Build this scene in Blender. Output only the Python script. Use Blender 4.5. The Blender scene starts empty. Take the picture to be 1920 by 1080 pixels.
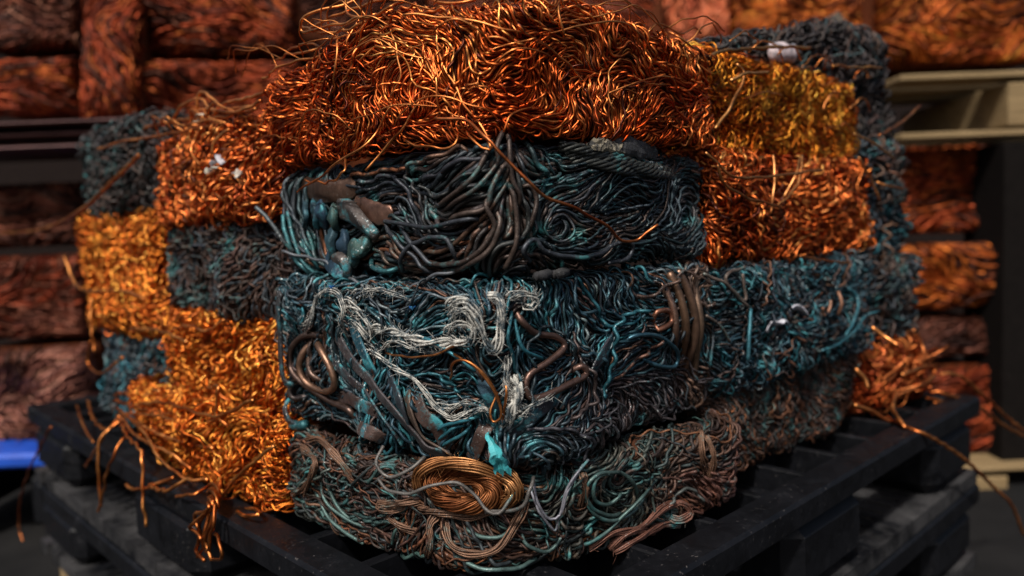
import bpy, math, random
import numpy as np
from mathutils import Vector, Matrix

# ------------------------------------------------------------------ camera, sky, sun, exposure
S = bpy.context.scene
U = 0.56                      # metres per working unit (camera to nearest pile corner)
ZC = 0.66                     # camera height
F_PX, PITCH, ROLL, YAW, CX = 1453.0, 0.0774, 0.0392, 0.7632, 0.0245
cam = bpy.data.cameras.new('camera'); co = bpy.data.objects.new('camera', cam)
S.collection.objects.link(co); S.camera = co
cam.sensor_width = 36.0; cam.lens = 36.0 * F_PX / 1920.0
cam.clip_start = 0.02; cam.clip_end = 200
co.location = (CX * U, -U, ZC)
co.rotation_euler = (Matrix.Rotation(math.pi / 2 - PITCH, 3, 'X') @ Matrix.Rotation(-ROLL, 3, 'Z')).to_euler()
cam.dof.use_dof = True; cam.dof.focus_distance = 1.13 * U; cam.dof.aperture_fstop = 3.2
W = bpy.data.worlds.new('World'); S.world = W; W.use_nodes = True
nt = W.node_tree; bg = nt.nodes['Background']
sky = nt.nodes.new('ShaderNodeTexSky'); sky.sky_type = 'NISHITA'; sky.sun_disc = False
SUN_EL, SUN_AZ = math.radians(50), math.radians(-20)     # azimuth from the camera side, towards the left
sdir = Vector((math.sin(SUN_AZ) * math.cos(SUN_EL), -math.cos(SUN_AZ) * math.cos(SUN_EL), math.sin(SUN_EL)))
sky.sun_elevation = SUN_EL; sky.sun_rotation = math.atan2(sdir.x, sdir.y)
sky.air_density = 1.0; sky.dust_density = 5.0; sky.ozone_density = 1.0
nt.links.new(sky.outputs[0], bg.inputs[0]); bg.inputs[1].default_value = 0.075
sl = bpy.data.lights.new('sun', 'SUN'); so = bpy.data.objects.new('sun', sl); S.collection.objects.link(so)
sl.energy = 3.5; sl.angle = math.radians(4); sl.color = (1.0, 0.94, 0.86)
so.rotation_euler = sdir.to_track_quat('Z', 'Y').to_euler(); so.location = (-2, -2, 4)
S.view_settings.view_transform = 'Standard'; S.view_settings.look = 'None'
S.view_settings.exposure = 0.3; S.view_settings.gamma = 1.0
try: S.view_settings.use_curve_mapping = False
except Exception: pass
S.cycles.max_bounces = 8; S.cycles.diffuse_bounces = 3; S.cycles.glossy_bounces = 5
S.cycles.caustics_reflective = True; S.cycles.sample_clamp_indirect = 4.0

# ------------------------------------------------------------------ numbers: noise, projection
RNG = np.random.default_rng(11); random.seed(5)
cY, sY = math.cos(YAW), math.sin(YAW)

class Noise:
    """smooth lattice noise in the plane, about -1..1"""
    def __init__(s, seed, scale, scale_v=None):
        s.g = np.random.default_rng(seed).uniform(-1, 1, (64, 64)); s.a = scale; s.b = scale_v or scale
    def __call__(s, u, v):
        x = np.asarray(u) * s.a + 1000.37; y = np.asarray(v) * s.b + 1000.71
        i = np.floor(x).astype(int); j = np.floor(y).astype(int); f = x - i; g = y - j
        f = f * f * (3 - 2 * f); g = g * g * (3 - 2 * g); G = s.g
        a = G[i % 64, j % 64]; b = G[(i + 1) % 64, j % 64]; c = G[i % 64, (j + 1) % 64]; d = G[(i + 1) % 64, (j + 1) % 64]
        return ((a * (1 - f) + b * f) * (1 - g) + (c * (1 - f) + d * f) * g) * 1.5

def to_world(P):
    """pile units (x along the right face, y along the left face, z from camera height) -> metres"""
    P = np.asarray(P, float); o = np.empty_like(P)
    o[..., 0] = (P[..., 0] * cY - P[..., 1] * sY) * U
    o[..., 1] = (P[..., 0] * sY + P[..., 1] * cY) * U
    o[..., 2] = P[..., 2] * U + ZC
    return o
def dir_world(D):
    D = np.asarray(D, float); o = np.empty_like(D)
    o[..., 0] = D[..., 0] * cY - D[..., 1] * sY; o[..., 1] = D[..., 0] * sY + D[..., 1] * cY; o[..., 2] = D[..., 2]
    return o
CR = np.array(co.rotation_euler.to_matrix())
def ray(px, py):
    return CR @ np.array([(px - 960) / F_PX, -(py - 540) / F_PX, -1.0])      # world direction, unit depth
def at_depth(px, py, D):
    return np.array(co.location) + ray(px, py) * D
def on_face(px, py, off=0.0):
    """(u, v) of the pile face seen at a place of the photograph; u < 0 on the left face, u > 0 on the right"""
    d = ray(px, py); dx = d[0] * cY + d[1] * sY; dy = -d[0] * sY + d[1] * cY
    ox = (CX * cY - sY); oy = (-CX * sY - cY)
    t = (-off - ox) / dx; y = oy + t * dy
    if dx > 0 and y > -off: return -y, t * d[2]
    t = (-off - oy) / dy; x = ox + t * dx
    return x, t * d[2]
def catmull(P, n):
    P = np.asarray(P, float); 
    if len(P) == 2: return P[0] + (P[1] - P[0]) * np.linspace(0, 1, n)[:, None]
    Q = np.vstack([2 * P[0] - P[1], P, 2 * P[-1] - P[-2]])
    seg = np.linalg.norm(np.diff(P, axis=0), axis=1) + 1e-9
    T = np.r_[0, np.cumsum(seg)]; s = np.linspace(0, T[-1], n)
    k = np.clip(np.searchsorted(T, s, side='right') - 1, 0, len(P) - 2); f = ((s - T[k]) / seg[k])[:, None]
    a, b, c, d = Q[k], Q[k + 1], Q[k + 2], Q[k + 3]
    return .5 * (2 * b + (c - a) * f + (2 * a - 5 * b + 4 * c - d) * f ** 2 + (3 * b - a - 3 * c + d) * f ** 3)

# ------------------------------------------------------------------ mesh builder
class MB:
    def __init__(s): s.V = []; s.Fq = []; s.C = []; s.M = []; s.n = 0
    def grid_faces(s, base, W_, N, K, mat):
        w = np.arange(W_)[:, None, None]; i = np.arange(N - 1)[None, :, None]; k = np.arange(K)[None, None, :]
        o = base + w * N * K; a = o + i * K + k; b = o + i * K + (k + 1) % K
        f = np.stack([a, b, b + K, a + K], -1).reshape(-1, 4)
        s.Fq.append(f); s.M.append(np.full(len(f), mat))
    def tubes(s, P, Nr, rad, col, K=5, flat=None, mat=0, taper=True):
        """P (W,N,3) world paths, Nr reference normals, rad (W,) or (W,N); flat = thickness / width for straps"""
        P = np.asarray(P, float); W_, N, _ = P.shape
        T = np.gradient(P, axis=1); T /= np.linalg.norm(T, axis=2, keepdims=True) + 1e-12
        B = np.cross(T, Nr); B /= np.linalg.norm(B, axis=2, keepdims=True) + 1e-9
        A = np.cross(B, T)
        r = np.asarray(rad, float); r = r[:, None] * np.ones((1, N)) if r.ndim == 1 else r.copy()
        if taper:
            P = np.concatenate([P[:, :1] - T[:, :1] * r[:, :1, None] * .3, P, P[:, -1:] + T[:, -1:] * r[:, -1:, None] * .3], 1)
            B = np.concatenate([B[:, :1], B, B[:, -1:]], 1); A = np.concatenate([A[:, :1], A, A[:, -1:]], 1)
            r = np.concatenate([r[:, :1] * .1, r, r[:, -1:] * .1], 1); N += 2
        th = np.arange(K) * 2 * np.pi / K + (np.pi / K if flat else 0)
        cx, cy = np.cos(th), np.sin(th)
        if flat:
            e = .35; cx = np.sign(cx) * np.abs(cx) ** e; cy = np.sign(cy) * np.abs(cy) ** e * flat
        V = P[:, :, None] + r[:, :, None, None] * (B[:, :, None] * cx[None, None, :, None] + A[:, :, None] * cy[None, None, :, None])
        s.grid_faces(s.n, W_, N, K, mat)
        s.V.append(V.reshape(-1, 3)); col = np.asarray(col, float)
        c = np.broadcast_to(col[:, None, None, :], (W_, N, K, 3)) if col.ndim == 2 else np.broadcast_to(col, (W_, N, K, 3))
        s.C.append(c.reshape(-1, 3)); s.n += W_ * N * K
    def sheet(s, V, col, mat=0):
        """V (N,M,3) grid of points"""
        N, M_, _ = V.shape; i = np.arange(N - 1)[:, None]; k = np.arange(M_ - 1)[None]
        a = s.n + i * M_ + k; f = np.stack([a, a + 1, a + M_ + 1, a + M_], -1).reshape(-1, 4)
        s.Fq.append(f); s.M.append(np.full(len(f), mat)); s.V.append(V.reshape(-1, 3))
        s.C.append(np.broadcast_to(np.asarray(col, float), (N * M_, 3))); s.n += N * M_
    def box(s, lo, hi, col=(1, 1, 1), mat=0, xf=None, bevel=0.0):
        lo = np.asarray(lo, float); hi = np.asarray(hi, float)
        if bevel <= 0:
            c = np.array([[x, y, z] for x in (0, 1) for y in (0, 1) for z in (0, 1)], float) * (hi - lo) + lo
            f = np.array([[0, 1, 3, 2], [4, 6, 7, 5], [0, 4, 5, 1], [2, 3, 7, 6], [0, 2, 6, 4], [1, 5, 7, 3]])
        else:                                     # bevelled: each corner is three points
            b = min(bevel, .45 * (hi - lo).min()); c = []; idx = {}
            for x in (0, 1):
                for y in (0, 1):
                    for z in (0, 1):
                        p = lo + (hi - lo) * np.array([x, y, z]); sg = 1 - 2 * np.array([x, y, z])
                        for ax in range(3):
                            q = p + sg * b; q[ax] = p[ax]; idx[x, y, z, ax] = len(c); c.append(q)
            c = np.array(c); f = []
            for ax in range(3):
                o = [k for k in range(3) if k != ax]
                for e in (0, 1):
                    ring = []
                    for (p, q) in ((0, 0), (1, 0), (1, 1), (0, 1)):
                        k = [0, 0, 0]; k[ax] = e; k[o[0]] = p; k[o[1]] = q; ring.append(idx[k[0], k[1], k[2], ax])
                    f.append(ring)
                for p in (0, 1):
                    for q in (0, 1):
                        k0 = [0, 0, 0]; k0[o[0]] = p; k0[o[1]] = q; k1 = list(k0); k1[ax] = 1
                        f.append([idx[(*k0, o[0])], idx[(*k1, o[0])], idx[(*k1, o[1])], idx[(*k0, o[1])]])
            for x in (0, 1):
                for y in (0, 1):
                    for z in (0, 1): f.append([idx[x, y, z, 0], idx[x, y, z, 1], idx[x, y, z, 2], idx[x, y, z, 2]])
            f = np.array(f)
        if xf is not None: c = xf(c)
        s.Fq.append(f + s.n); s.M.append(np.full(len(f), mat)); s.V.append(c)
        s.C.append(np.broadcast_to(np.asarray(col, float), (len(c), 3))); s.n += len(c)
    def build(s, name, mats, parent=None, smooth=True, kind=None, label=None):
        V = np.concatenate(s.V); Fq = np.concatenate(s.Fq); C = np.concatenate(s.C); M_ = np.concatenate(s.M)
        if parent is not None: V = V - np.array(ORIG[parent.name])
        tri = Fq[:, 2] == Fq[:, 3]; n3, n4 = int(tri.sum()), int((~tri).sum())
        loops = np.concatenate([Fq[~tri].ravel(), Fq[tri][:, :3].ravel()]).astype(np.int32)
        start = np.concatenate([np.arange(n4) * 4, n4 * 4 + np.arange(n3) * 3]).astype(np.int32)
        me = bpy.data.meshes.new(name); me.vertices.add(len(V)); me.vertices.foreach_set('co', V.astype(np.float32).ravel())
        me.loops.add(len(loops)); me.loops.foreach_set('vertex_index', loops)
        me.polygons.add(n3 + n4); me.polygons.foreach_set('loop_start', start)
        me.polygons.foreach_set('material_index', np.concatenate([M_[~tri], M_[tri]]).astype(np.int32))
        me.update(calc_edges=True); me.validate()
        at = me.color_attributes.new('tint', 'FLOAT_COLOR', 'POINT')
        at.data.foreach_set('color', np.c_[C, np.ones(len(C))].astype(np.float32).ravel())
        for m in (mats if isinstance(mats, (list, tuple)) else [mats]): me.materials.append(m)
        if smooth: me.shade_smooth()
        else: me.shade_flat()
        o = bpy.data.objects.new(name, me); S.collection.objects.link(o)
        ORIG[o.name] = ORIG[parent.name] if parent is not None else (0, 0, 0)
        if parent is not None: o.parent = parent
        if kind: o['kind'] = kind
        if label: o['label'] = label
        return o
ORIG = {}
def thing(name, label, cat, loc, group=None):
    o = bpy.data.objects.new(name, None); S.collection.objects.link(o); o.empty_display_size = .05
    o.location = [float(x) for x in loc]; ORIG[o.name] = tuple(float(x) for x in loc)
    o['label'] = label; o['category'] = cat
    if group: o['group'] = group
    return o

# ------------------------------------------------------------------ materials
def nodes(name):
    m = bpy.data.materials.new(name); m.use_nodes = True; t = m.node_tree
    return m, t, t.nodes['Principled BSDF']
def N(t, kind, **kw):
    n = t.nodes.new(kind)
    for k, v in kw.items():
        if k in n.inputs: n.inputs[k].default_value = v
        else: setattr(n, k, v)
    return n
def noise_tex(t, scale, detail=4, rough=.6, coord=None):
    n = N(t, 'ShaderNodeTexNoise'); n.inputs['Scale'].default_value = scale
    n.inputs['Detail'].default_value = detail; n.inputs['Roughness'].default_value = rough
    if coord: t.links.new(coord, n.inputs['Vector'])
    return n
def ramp(t, fac, stops):
    r = N(t, 'ShaderNodeValToRGB'); e = r.color_ramp.elements
    while len(e) < len(stops): e.new(.5)
    for k, (p, c) in enumerate(stops): e[k].position = p; e[k].color = (*c, 1) if len(c) == 3 else c
    t.links.new(fac, r.inputs[0]); return r
def mix(t, fac, a, b, mode='MIX'):
    m = N(t, 'ShaderNodeMix', data_type='RGBA', blend_type=mode)
    for sock, val in ((m.inputs[0], fac), (m.inputs[6], a), (m.inputs[7], b)):
        if hasattr(val, 'is_linked'): t.links.new(val, sock)
        elif isinstance(val, (int, float)): sock.default_value = val
        else: sock.default_value = (*val, 1)
    return m.outputs[2]
def wire_mat(name, metallic=1.0, rough=(.28, .5), patch=None, patch_scale=30, patch_cut=(.55, .68), speck=0.0, var=.45, bump=.0, speck_col=(.55, .6, .6), tarnish=None):
    m, t, b = nodes(name); tc = N(t, 'ShaderNodeTexCoord').outputs['Object']
    at = N(t, 'ShaderNodeAttribute', attribute_name='tint'); c = at.outputs['Color']
    n1 = noise_tex(t, 140, 4, .65, tc); k = ramp(t, n1.outputs[0], [(.3, (1 - var,) * 3), (.7, (1.0,) * 3)])
    c = mix(t, 1.0, c, k.outputs[0], 'MULTIPLY'); met = None
    if tarnish:                                   # dull, reddened or greasy areas of the metal itself
        nt_ = noise_tex(t, 17, 5, .62, tc); tr = ramp(t, nt_.outputs[0], [(.42, (0,) * 3), (.62, (1,) * 3)]); c = mix(t, tr.outputs[0], c, mix(t, 1.0, c, tarnish, 'MULTIPLY'))
    if patch:
        n2 = noise_tex(t, patch_scale, 6, .7, tc); r2 = ramp(t, n2.outputs[0], [(patch_cut[0], (0,) * 3), (patch_cut[1], (1,) * 3)])
        n3 = noise_tex(t, 60, 3, .6, tc); pc = ramp(t, n3.outputs[0], [(.3, patch[0]), (.7, patch[1])])
        c = mix(t, r2.outputs[0], c, pc.outputs[0])
        inv = N(t, 'ShaderNodeMath', operation='MULTIPLY_ADD'); t.links.new(r2.outputs[0], inv.inputs[0]); inv.inputs[1].default_value = -metallic * .9; inv.inputs[2].default_value = metallic; met = inv.outputs[0]
    if speck:
        n4 = noise_tex(t, 420, 3, .6, tc); n5 = noise_tex(t, 22, 3, .6, tc)
        a4 = ramp(t, n4.outputs[0], [(.60, (0,) * 3), (.68, (1,) * 3)]); a5 = ramp(t, n5.outputs[0], [(.5, (0,) * 3), (.62, (speck,) * 3)])
        f = mix(t, 1.0, a4.outputs[0], a5.outputs[0], 'MULTIPLY'); c = mix(t, f, c, speck_col)
    t.links.new(c, b.inputs['Base Color'])
    if met is not None: t.links.new(met, b.inputs['Metallic'])
    else: b.inputs['Metallic'].default_value = metallic
    n6 = noise_tex(t, 55, 4, .6, tc); mr = N(t, 'ShaderNodeMapRange'); t.links.new(n6.outputs[0], mr.inputs[0])
    mr.inputs[1].default_value = .3; mr.inputs[2].default_value = .7; mr.inputs[3].default_value = rough[0]; mr.inputs[4].default_value = rough[1]
    t.links.new(mr.outputs[0], b.inputs['Roughness'])
    if bump:
        nb = noise_tex(t, 500, 4, .7, tc); bp = N(t, 'ShaderNodeBump'); bp.inputs['Strength'].default_value = bump; bp.inputs['Distance'].default_value = .001
        t.links.new(nb.outputs[0], bp.inputs['Height']); t.links.new(bp.outputs[0], b.inputs['Normal'])
    return m
TEAL = ((.015, .10, .12), (.05, .26, .25))
M_COPPER = wire_mat('copper_wire', 1.0, (.31, .54), var=.55, tarnish=(.62, .38, .30))
M_COPPER_DULL = wire_mat('dull_copper_wire', .85, (.38, .6), var=.55, tarnish=(.5, .36, .28))
M_PATINA = wire_mat('patinated_cable', .55, (.36, .6), TEAL, 26, (.555, .70), .7, .65, .5)
M_TEAL = wire_mat('blue_green_wire', .55, (.36, .6), ((.02, .12, .15), (.08, .32, .36)), 30, (.57, .70), .9, .65, .5)
M_BROWN = wire_mat('browned_wire', .5, (.40, .68), TEAL, 24, (.56, .70), .5, .6, .5)
M_STRAP = wire_mat('stained_strap', .45, (.45, .72), ((.015, .09, .13), (.05, .30, .34)), 40, (.52, .64), .9, .6, .6)
M_BRONZE = wire_mat('bronze_tube', .8, (.3, .5), TEAL, 30, (.68, .8), .15, .5, .3)
M_ROPE = wire_mat('frayed_rope', 0.0, (.8, .95), ((.05, .08, .10), (.02, .03, .035)), 85, (.46, .58), 0, .6, .3)
M_CRUST = wire_mat('crusted_scrap', 0.2, (.6, .9), ((.03, .03, .03), (.01, .01, .012)), 80, (.48, .56), .5, .5, .8)
def dark_mat(name, col):
    m, t, b = nodes(name); tc = N(t, 'ShaderNodeTexCoord').outputs['Object']; n = noise_tex(t, 60, 5, .6, tc)
    r = ramp(t, n.outputs[0], [(.3, tuple(x * .5 for x in col)), (.7, col)]); t.links.new(r.outputs[0], b.inputs['Base Color'])
    b.inputs['Roughness'].default_value = .9; b.inputs['Specular IOR Level'].default_value = .1; return m
M_TEALSTRIP = wire_mat('teal_painted_strip', 0.0, (.45, .65), ((.02, .12, .14), (.05, .2, .2)), 90, (.6, .66), .3, .35, .3)
M_CORE_DARK = dark_mat('pressed_core_shade', (.012, .013, .015))  # bale core coloured near black, so gaps between wires look shaded
M_CORE_COPPER = dark_mat('pressed_core_copper_shade', (.10, .025, .008))  # dark copper core, shade of the wire gaps put into its colour

# ------------------------------------------------------------------ wire packing
def pack(ang, u0, u1, v0, v1, sep, step, lmin, lmax, seed, tries=2.0, stop=.72, nmin=4):
    """evenly spaced lines along an undirected angle field given as a grid: returns lists of (u, v)"""
    rd = random.Random(seed); GA = ang.tolist(); nu, nv = len(GA), len(GA[0])
    su = (nu - 1) / (u1 - u0); sv = (nv - 1) / (v1 - v0); cells = {}; inv = 1 / sep; out = []
    cos, sin, pi = math.cos, math.sin, math.pi
    def clear(u, v, d2, skip):
        i = int(u * inv + 9000); j = int(v * inv + 9000)
        for a in (i - 1, i, i + 1):
            for b in (j - 1, j, j + 1):
                for (x, y, sid, k) in cells.get((a, b), ()):
                    if sid == skip[0] and abs(k - skip[1]) < 9: continue
                    if (x - u) ** 2 + (y - v) ** 2 < d2: return False
        return True
    n = int((u1 - u0) * (v1 - v0) / sep / sep * tries); sid = 0
    for _ in range(n):
        u = rd.uniform(u0, u1); v = rd.uniform(v0, v1)
        if not clear(u, v, sep * sep * .9, (-1, 0)): continue
        sid += 1; L = rd.uniform(lmin, lmax); line = [(u, v)]; own = []
        cells.setdefault((int(u * inv + 9000), int(v * inv + 9000)), []).append((u, v, sid, 0))
        for sgn in (1, -1):
            x, y = u, v; a0 = GA[int((u - u0) * su)][int((v - v0) * sv)] + (0 if sgn > 0 else pi); l = 0; k = 0
            while l < L * .5:
                a = GA[int((x - u0) * su)][int((y - v0) * sv)]
                while a - a0 > pi / 2: a -= pi
                while a - a0 < -pi / 2: a += pi
                if abs(a - a0) > .9: break
                a0 = a; x += cos(a) * step; y += sin(a) * step; l += step; k += sgn
                if not (u0 < x < u1 and v0 < y < v1): break
                if not clear(x, y, (sep * stop) ** 2, (sid, k)): break
                cells.setdefault((int(x * inv + 9000), int(y * inv + 9000)), []).append((x, y, sid, k))
                if sgn > 0: line.append((x, y))
                else: line.insert(0, (x, y))
        if len(line) >= nmin: out.append(np.array(line))
    return out
SIZES = (6, 9, 13, 19, 28, 42, 64, 96)
def resample(line):
    L = len(line); n = next((k for k in SIZES if k >= L), SIZES[-1])
    t = np.linspace(0, L - 1, n); i = np.minimum(t.astype(int), L - 2); f = (t - i)[:, None]
    return line[i] * (1 - f) + line[i + 1] * f

class Chart:
    """outer skin of one bale of the pile: u runs round the pile corner, v is height"""
    def __init__(s, u0, u1, z0, z1, ru=.03, rv=.03, rc=.07, off=0.0, bulge=.012, seed=1, hump=None):
        s.u0, s.u1, s.z0, s.z1, s.ru, s.rv, s.rc, s.off = u0, u1, z0, z1, ru, rv, rc, off
        s.nb = Noise(seed, 5.5); s.nc = Noise(seed + 1, 15); s.bulge = bulge; s.hump = hump
        s.eu = ru * (math.pi / 2 - 1) + .02; s.ev = rv * (math.pi / 2 - 1) + .035
        s.dom = (u0 - s.eu, u1 + s.eu, z0 - s.ev * .7, z1 + s.ev)
    def prof(s, t, a, b, r):
        pos = t.copy(); ins = np.zeros_like(t); c = np.ones_like(t); n = np.zeros_like(t)
        for lo, sg, e in ((t < a + r, -1, a), (t > b - r, 1, b)):
            g = np.abs(t - (e - sg * r)) / r; k = np.minimum(g, math.pi / 2)
            pos = np.where(lo, e - sg * r + sg * r * np.sin(k), pos); ins = np.where(lo, r * (1 - np.cos(k)) + np.maximum(g - math.pi / 2, 0) * r, ins)
            c = np.where(lo, np.cos(k), c); n = np.where(lo, sg * np.sin(k), n)
        return pos, ins, c, n
    def __call__(s, u, v, d=0.0):
        u = np.asarray(u, float); v = np.asarray(v, float)
        su, iu, cu, nu = s.prof(u, s.u0, s.u1, s.ru); sz, iv, cv, nv = s.prof(v, s.z0, s.z1, s.rv)
        q = np.sqrt(su ** 2 + s.rc ** 2); X = (q + su) / 2; Y = (q - su) / 2
        tx = (su / q + 1) / 2; ty = (su / q - 1) / 2; l = np.hypot(tx, ty); tx, ty = tx / l, ty / l
        nx, ny = ty, -tx
        bul = s.bulge * (s.nb(u, v) + .5 * s.nc(u, v)); ins = iu + iv - s.off - bul
        Nn = np.stack([nx * cu * cv + tx * nu * cv, ny * cu * cv + ty * nu * cv, nv], -1)
        Nn /= np.linalg.norm(Nn, axis=-1, keepdims=True) + 1e-9
        z = sz + (s.hump(su, (v - s.z0) / (s.z1 - s.z0)) if s.hump else 0)
        P = np.stack([X - nx * ins, Y - ny * ins, z], -1) + Nn * np.asarray(d)[..., None]
        return to_world(P), dir_world(Nn)

def field(dom, base, amps, guides=(), seed=0, res=.005, soft=.03, gw=1.0, extra=None):
    """angle grid: base angle plus octaves of noise, steered by guide lines"""
    u0, u1, v0, v1 = dom; nu = max(8, int((u1 - u0) / res)); nv = max(8, int((v1 - v0) / res))
    uu, vv = np.meshgrid(np.linspace(u0, u1, nu), np.linspace(v0, v1, nv), indexing='ij')
    a = np.zeros_like(uu)
    for k, (amp, sc, sv) in enumerate(amps): a += amp * Noise(seed * 7 + k, sc, sv)(uu, vv)
    if extra: a += extra[0] * (Noise(extra[1], 9, 12)(uu, vv) + .5 * Noise(extra[1] + 1, 24, 30)(uu, vv))
    if not guides: return a + base
    c = np.cos(2 * base) * .02 / soft ** 2 * np.ones_like(uu); s_ = np.sin(2 * base) * .02 / soft ** 2 * np.ones_like(uu)
    for g in guides:
        g = catmull(g, max(8, int(len(g) * 7))); t = np.gradient(g, axis=0); th = np.arctan2(t[:, 1], t[:, 0])
        for (p, q), h in zip(g, th):
            w = gw / ((uu - p) ** 2 + (vv - q) ** 2 + soft ** 2 * .15) ** 1.5 * soft
            c += w * np.cos(2 * h); s_ += w * np.sin(2 * h)
    return np.arctan2(s_, c) / 2 + a

def pick(pal, rng, n, jit=.18):
    w = np.array([p[1] for p in pal], float); i = rng.choice(len(pal), n, p=w / w.sum())
    c = np.array([p[0] for p in pal])[i] * rng.uniform(1 - jit, 1 + jit, (n, 1)) * rng.uniform(.94, 1.06, (n, 3))
    return np.clip(c, 0.002, .95)

def lay(mb, chart, lines, rad, d, weave, pal, seed, K=5, dip=1.6, zone=None, radj=.28):
    rng = np.random.default_rng(seed); by = {}
    for l in lines: r = resample(l); by.setdefault(len(r), []).append(r)
    for n, ls in by.items():
        A = np.array(ls); w = len(A); t = np.linspace(0, 1, n)[None]; L = n
        ph = rng.uniform(0, 6.28, (w, 3)); fr = rng.uniform(.25, 1.1, (w, 3)) * n / 9
        dd = d + weave * sum(np.sin(6.28 * fr[:, k:k + 1] * t + ph[:, k:k + 1]) for k in range(3)) / 1.7 + rng.normal(0, weave * .6, (w, 1))
        e = np.minimum(t, 1 - t) * n; dd = dd - dip * rad * 1.6 * np.clip(1 - e / 4.0, 0, 1) ** 1.5
        P, Nn = chart(A[..., 0], A[..., 1], dd)
        col = pick(pal, rng, w)
        if zone is not None: col = zone(A[:, n // 2, 0], A[:, n // 2, 1], col, rng)
        mb.tubes(P, Nn, rad * U * rng.uniform(1 - radj, 1 + radj, w), col, K)

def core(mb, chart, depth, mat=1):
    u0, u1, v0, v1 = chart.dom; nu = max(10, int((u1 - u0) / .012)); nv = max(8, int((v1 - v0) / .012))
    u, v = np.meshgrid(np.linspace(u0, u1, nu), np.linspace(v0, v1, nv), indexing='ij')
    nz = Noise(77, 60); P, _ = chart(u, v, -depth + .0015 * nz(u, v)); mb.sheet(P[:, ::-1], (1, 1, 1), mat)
def block(mb, x0, x1, y0, y1, z0, z1, mat=1):
    mb.box((x0, y0, z0), (x1, y1, z1), mat=mat, xf=to_world)

def project(P):
    d = (np.asarray(P) - np.array(co.location)) @ CR; return np.stack([960 + F_PX * d[..., 0] / -d[..., 2], 540 - F_PX * d[..., 1] / -d[..., 2]], -1)
def skin(chart, u, v, d, off):
    """point on a bale's skin (rolled-over edges ignored), lifted by d"""
    q_ = np.sqrt(u ** 2 + chart.rc ** 2); X = (q_ + u) / 2; Y = (q_ - u) / 2
    tx = (u / q_ + 1) / 2; ty = (u / q_ - 1) / 2; l = np.hypot(tx, ty); nx, ny = ty / l, -tx / l
    k = off + d if off else chart.off + chart.bulge * (chart.nb(u, v) + .5 * chart.nc(u, v)) + d
    return to_world(np.stack([X + nx * k, Y + ny * k, v], -1)), dir_world(np.stack([nx, ny, 0 * nx], -1))
def path(chart, pts, lift=0.006, n=None, off=0.0):
    """a path over a bale's skin through places seen in the photograph; a point may carry its own lift"""
    q = np.array([on_face(p[0], p[1], off) for p in pts]); li = np.array([p[2] if len(p) > 2 else lift - (.014 if k in (0, len(pts) - 1) and chart.bulge else 0) for k, p in enumerate(pts)]); T = np.array([p[:2] for p in pts], float)
    if not chart.bulge: q = np.array([on_face(p[0], p[1], off + l) for p, l in zip(pts, li)])
    u, v = q.T.copy(); e = 1e-4
    for _ in range(25):
        r = T - project(skin(chart, u, v, li, off)[0]); ju = (project(skin(chart, u + e, v, li, off)[0]) - project(skin(chart, u, v, li, off)[0])) / e
        jv = (project(skin(chart, u, v + e, li, off)[0]) - project(skin(chart, u, v, li, off)[0])) / e; D = ju[:, 0] * jv[:, 1] - ju[:, 1] * jv[:, 0]
        du = (r[:, 0] * jv[:, 1] - r[:, 1] * jv[:, 0]) / D; dv = (ju[:, 0] * r[:, 1] - ju[:, 1] * r[:, 0]) / D
        u = u + np.clip(du, -.05, .05); v = v + np.clip(dv, -.05, .05)
    L = np.hypot(np.diff(u), np.diff(v)).sum(); n = n or max(8, int(L / .006))
    q = catmull(np.c_[u, v, li], n)
    return skin(chart, q[:, 0], q[:, 1], q[:, 2], off)
def strand(name, parent, mat, P, Nn, rad, col, K=7, flat=None, label=None, twist=0.0, wob=0.0):
    mb = MB(); P = P.copy()
    if wob:
        rng = np.random.default_rng(int(abs(P[0, 0]) * 1e5) + len(P)); n = len(P)
        for k in range(3):
            f = rng.uniform(.5, 2.2) * n / 14; P += wob * U * (rng.normal(size=3)[None] * np.sin(np.linspace(0, 6.28 * f, n) + rng.uniform(0, 6))[:, None]) * .5
    if twist:
        T = np.gradient(P, axis=0); T /= np.linalg.norm(T, axis=1, keepdims=True); B = np.cross(T, Nn); a = np.linspace(0, twist, len(P))[:, None]
        Nn = Nn * np.cos(a) + B * np.sin(a)
    mb.tubes(P[None], Nn[None], np.array([rad * U]), np.array([col]), K, flat)
    return mb.build(name, mat, parent, label=label)
def zoom(x0, y0, sc):
    return lambda *pts: [(x0 + p[0] / sc, y0 + p[1] / sc) + tuple(p[2:]) for p in pts]
Z3 = zoom(480, 0, 2.1818); Z4 = zoom(480, 220, 2.1818); Z5 = zoom(480, 480, 2.1818); Z6 = zoom(480, 760, 2.087); Z2 = zoom(0, 540, 2.0); Z8 = zoom(1280, 480, 1.8)
def uv(pts): return np.array([on_face(p[0], p[1]) for p in pts])
def ell(cx, cy, rx, ry, rot=0, n=10, a0=0, a1=6.28):
    a = np.linspace(a0, a1, n); c, s_ = math.cos(rot), math.sin(rot)
    return [(cx + rx * math.cos(t) * c - ry * math.sin(t) * s_, cy + rx * math.cos(t) * s_ + ry * math.sin(t) * c) for t in a]

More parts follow.
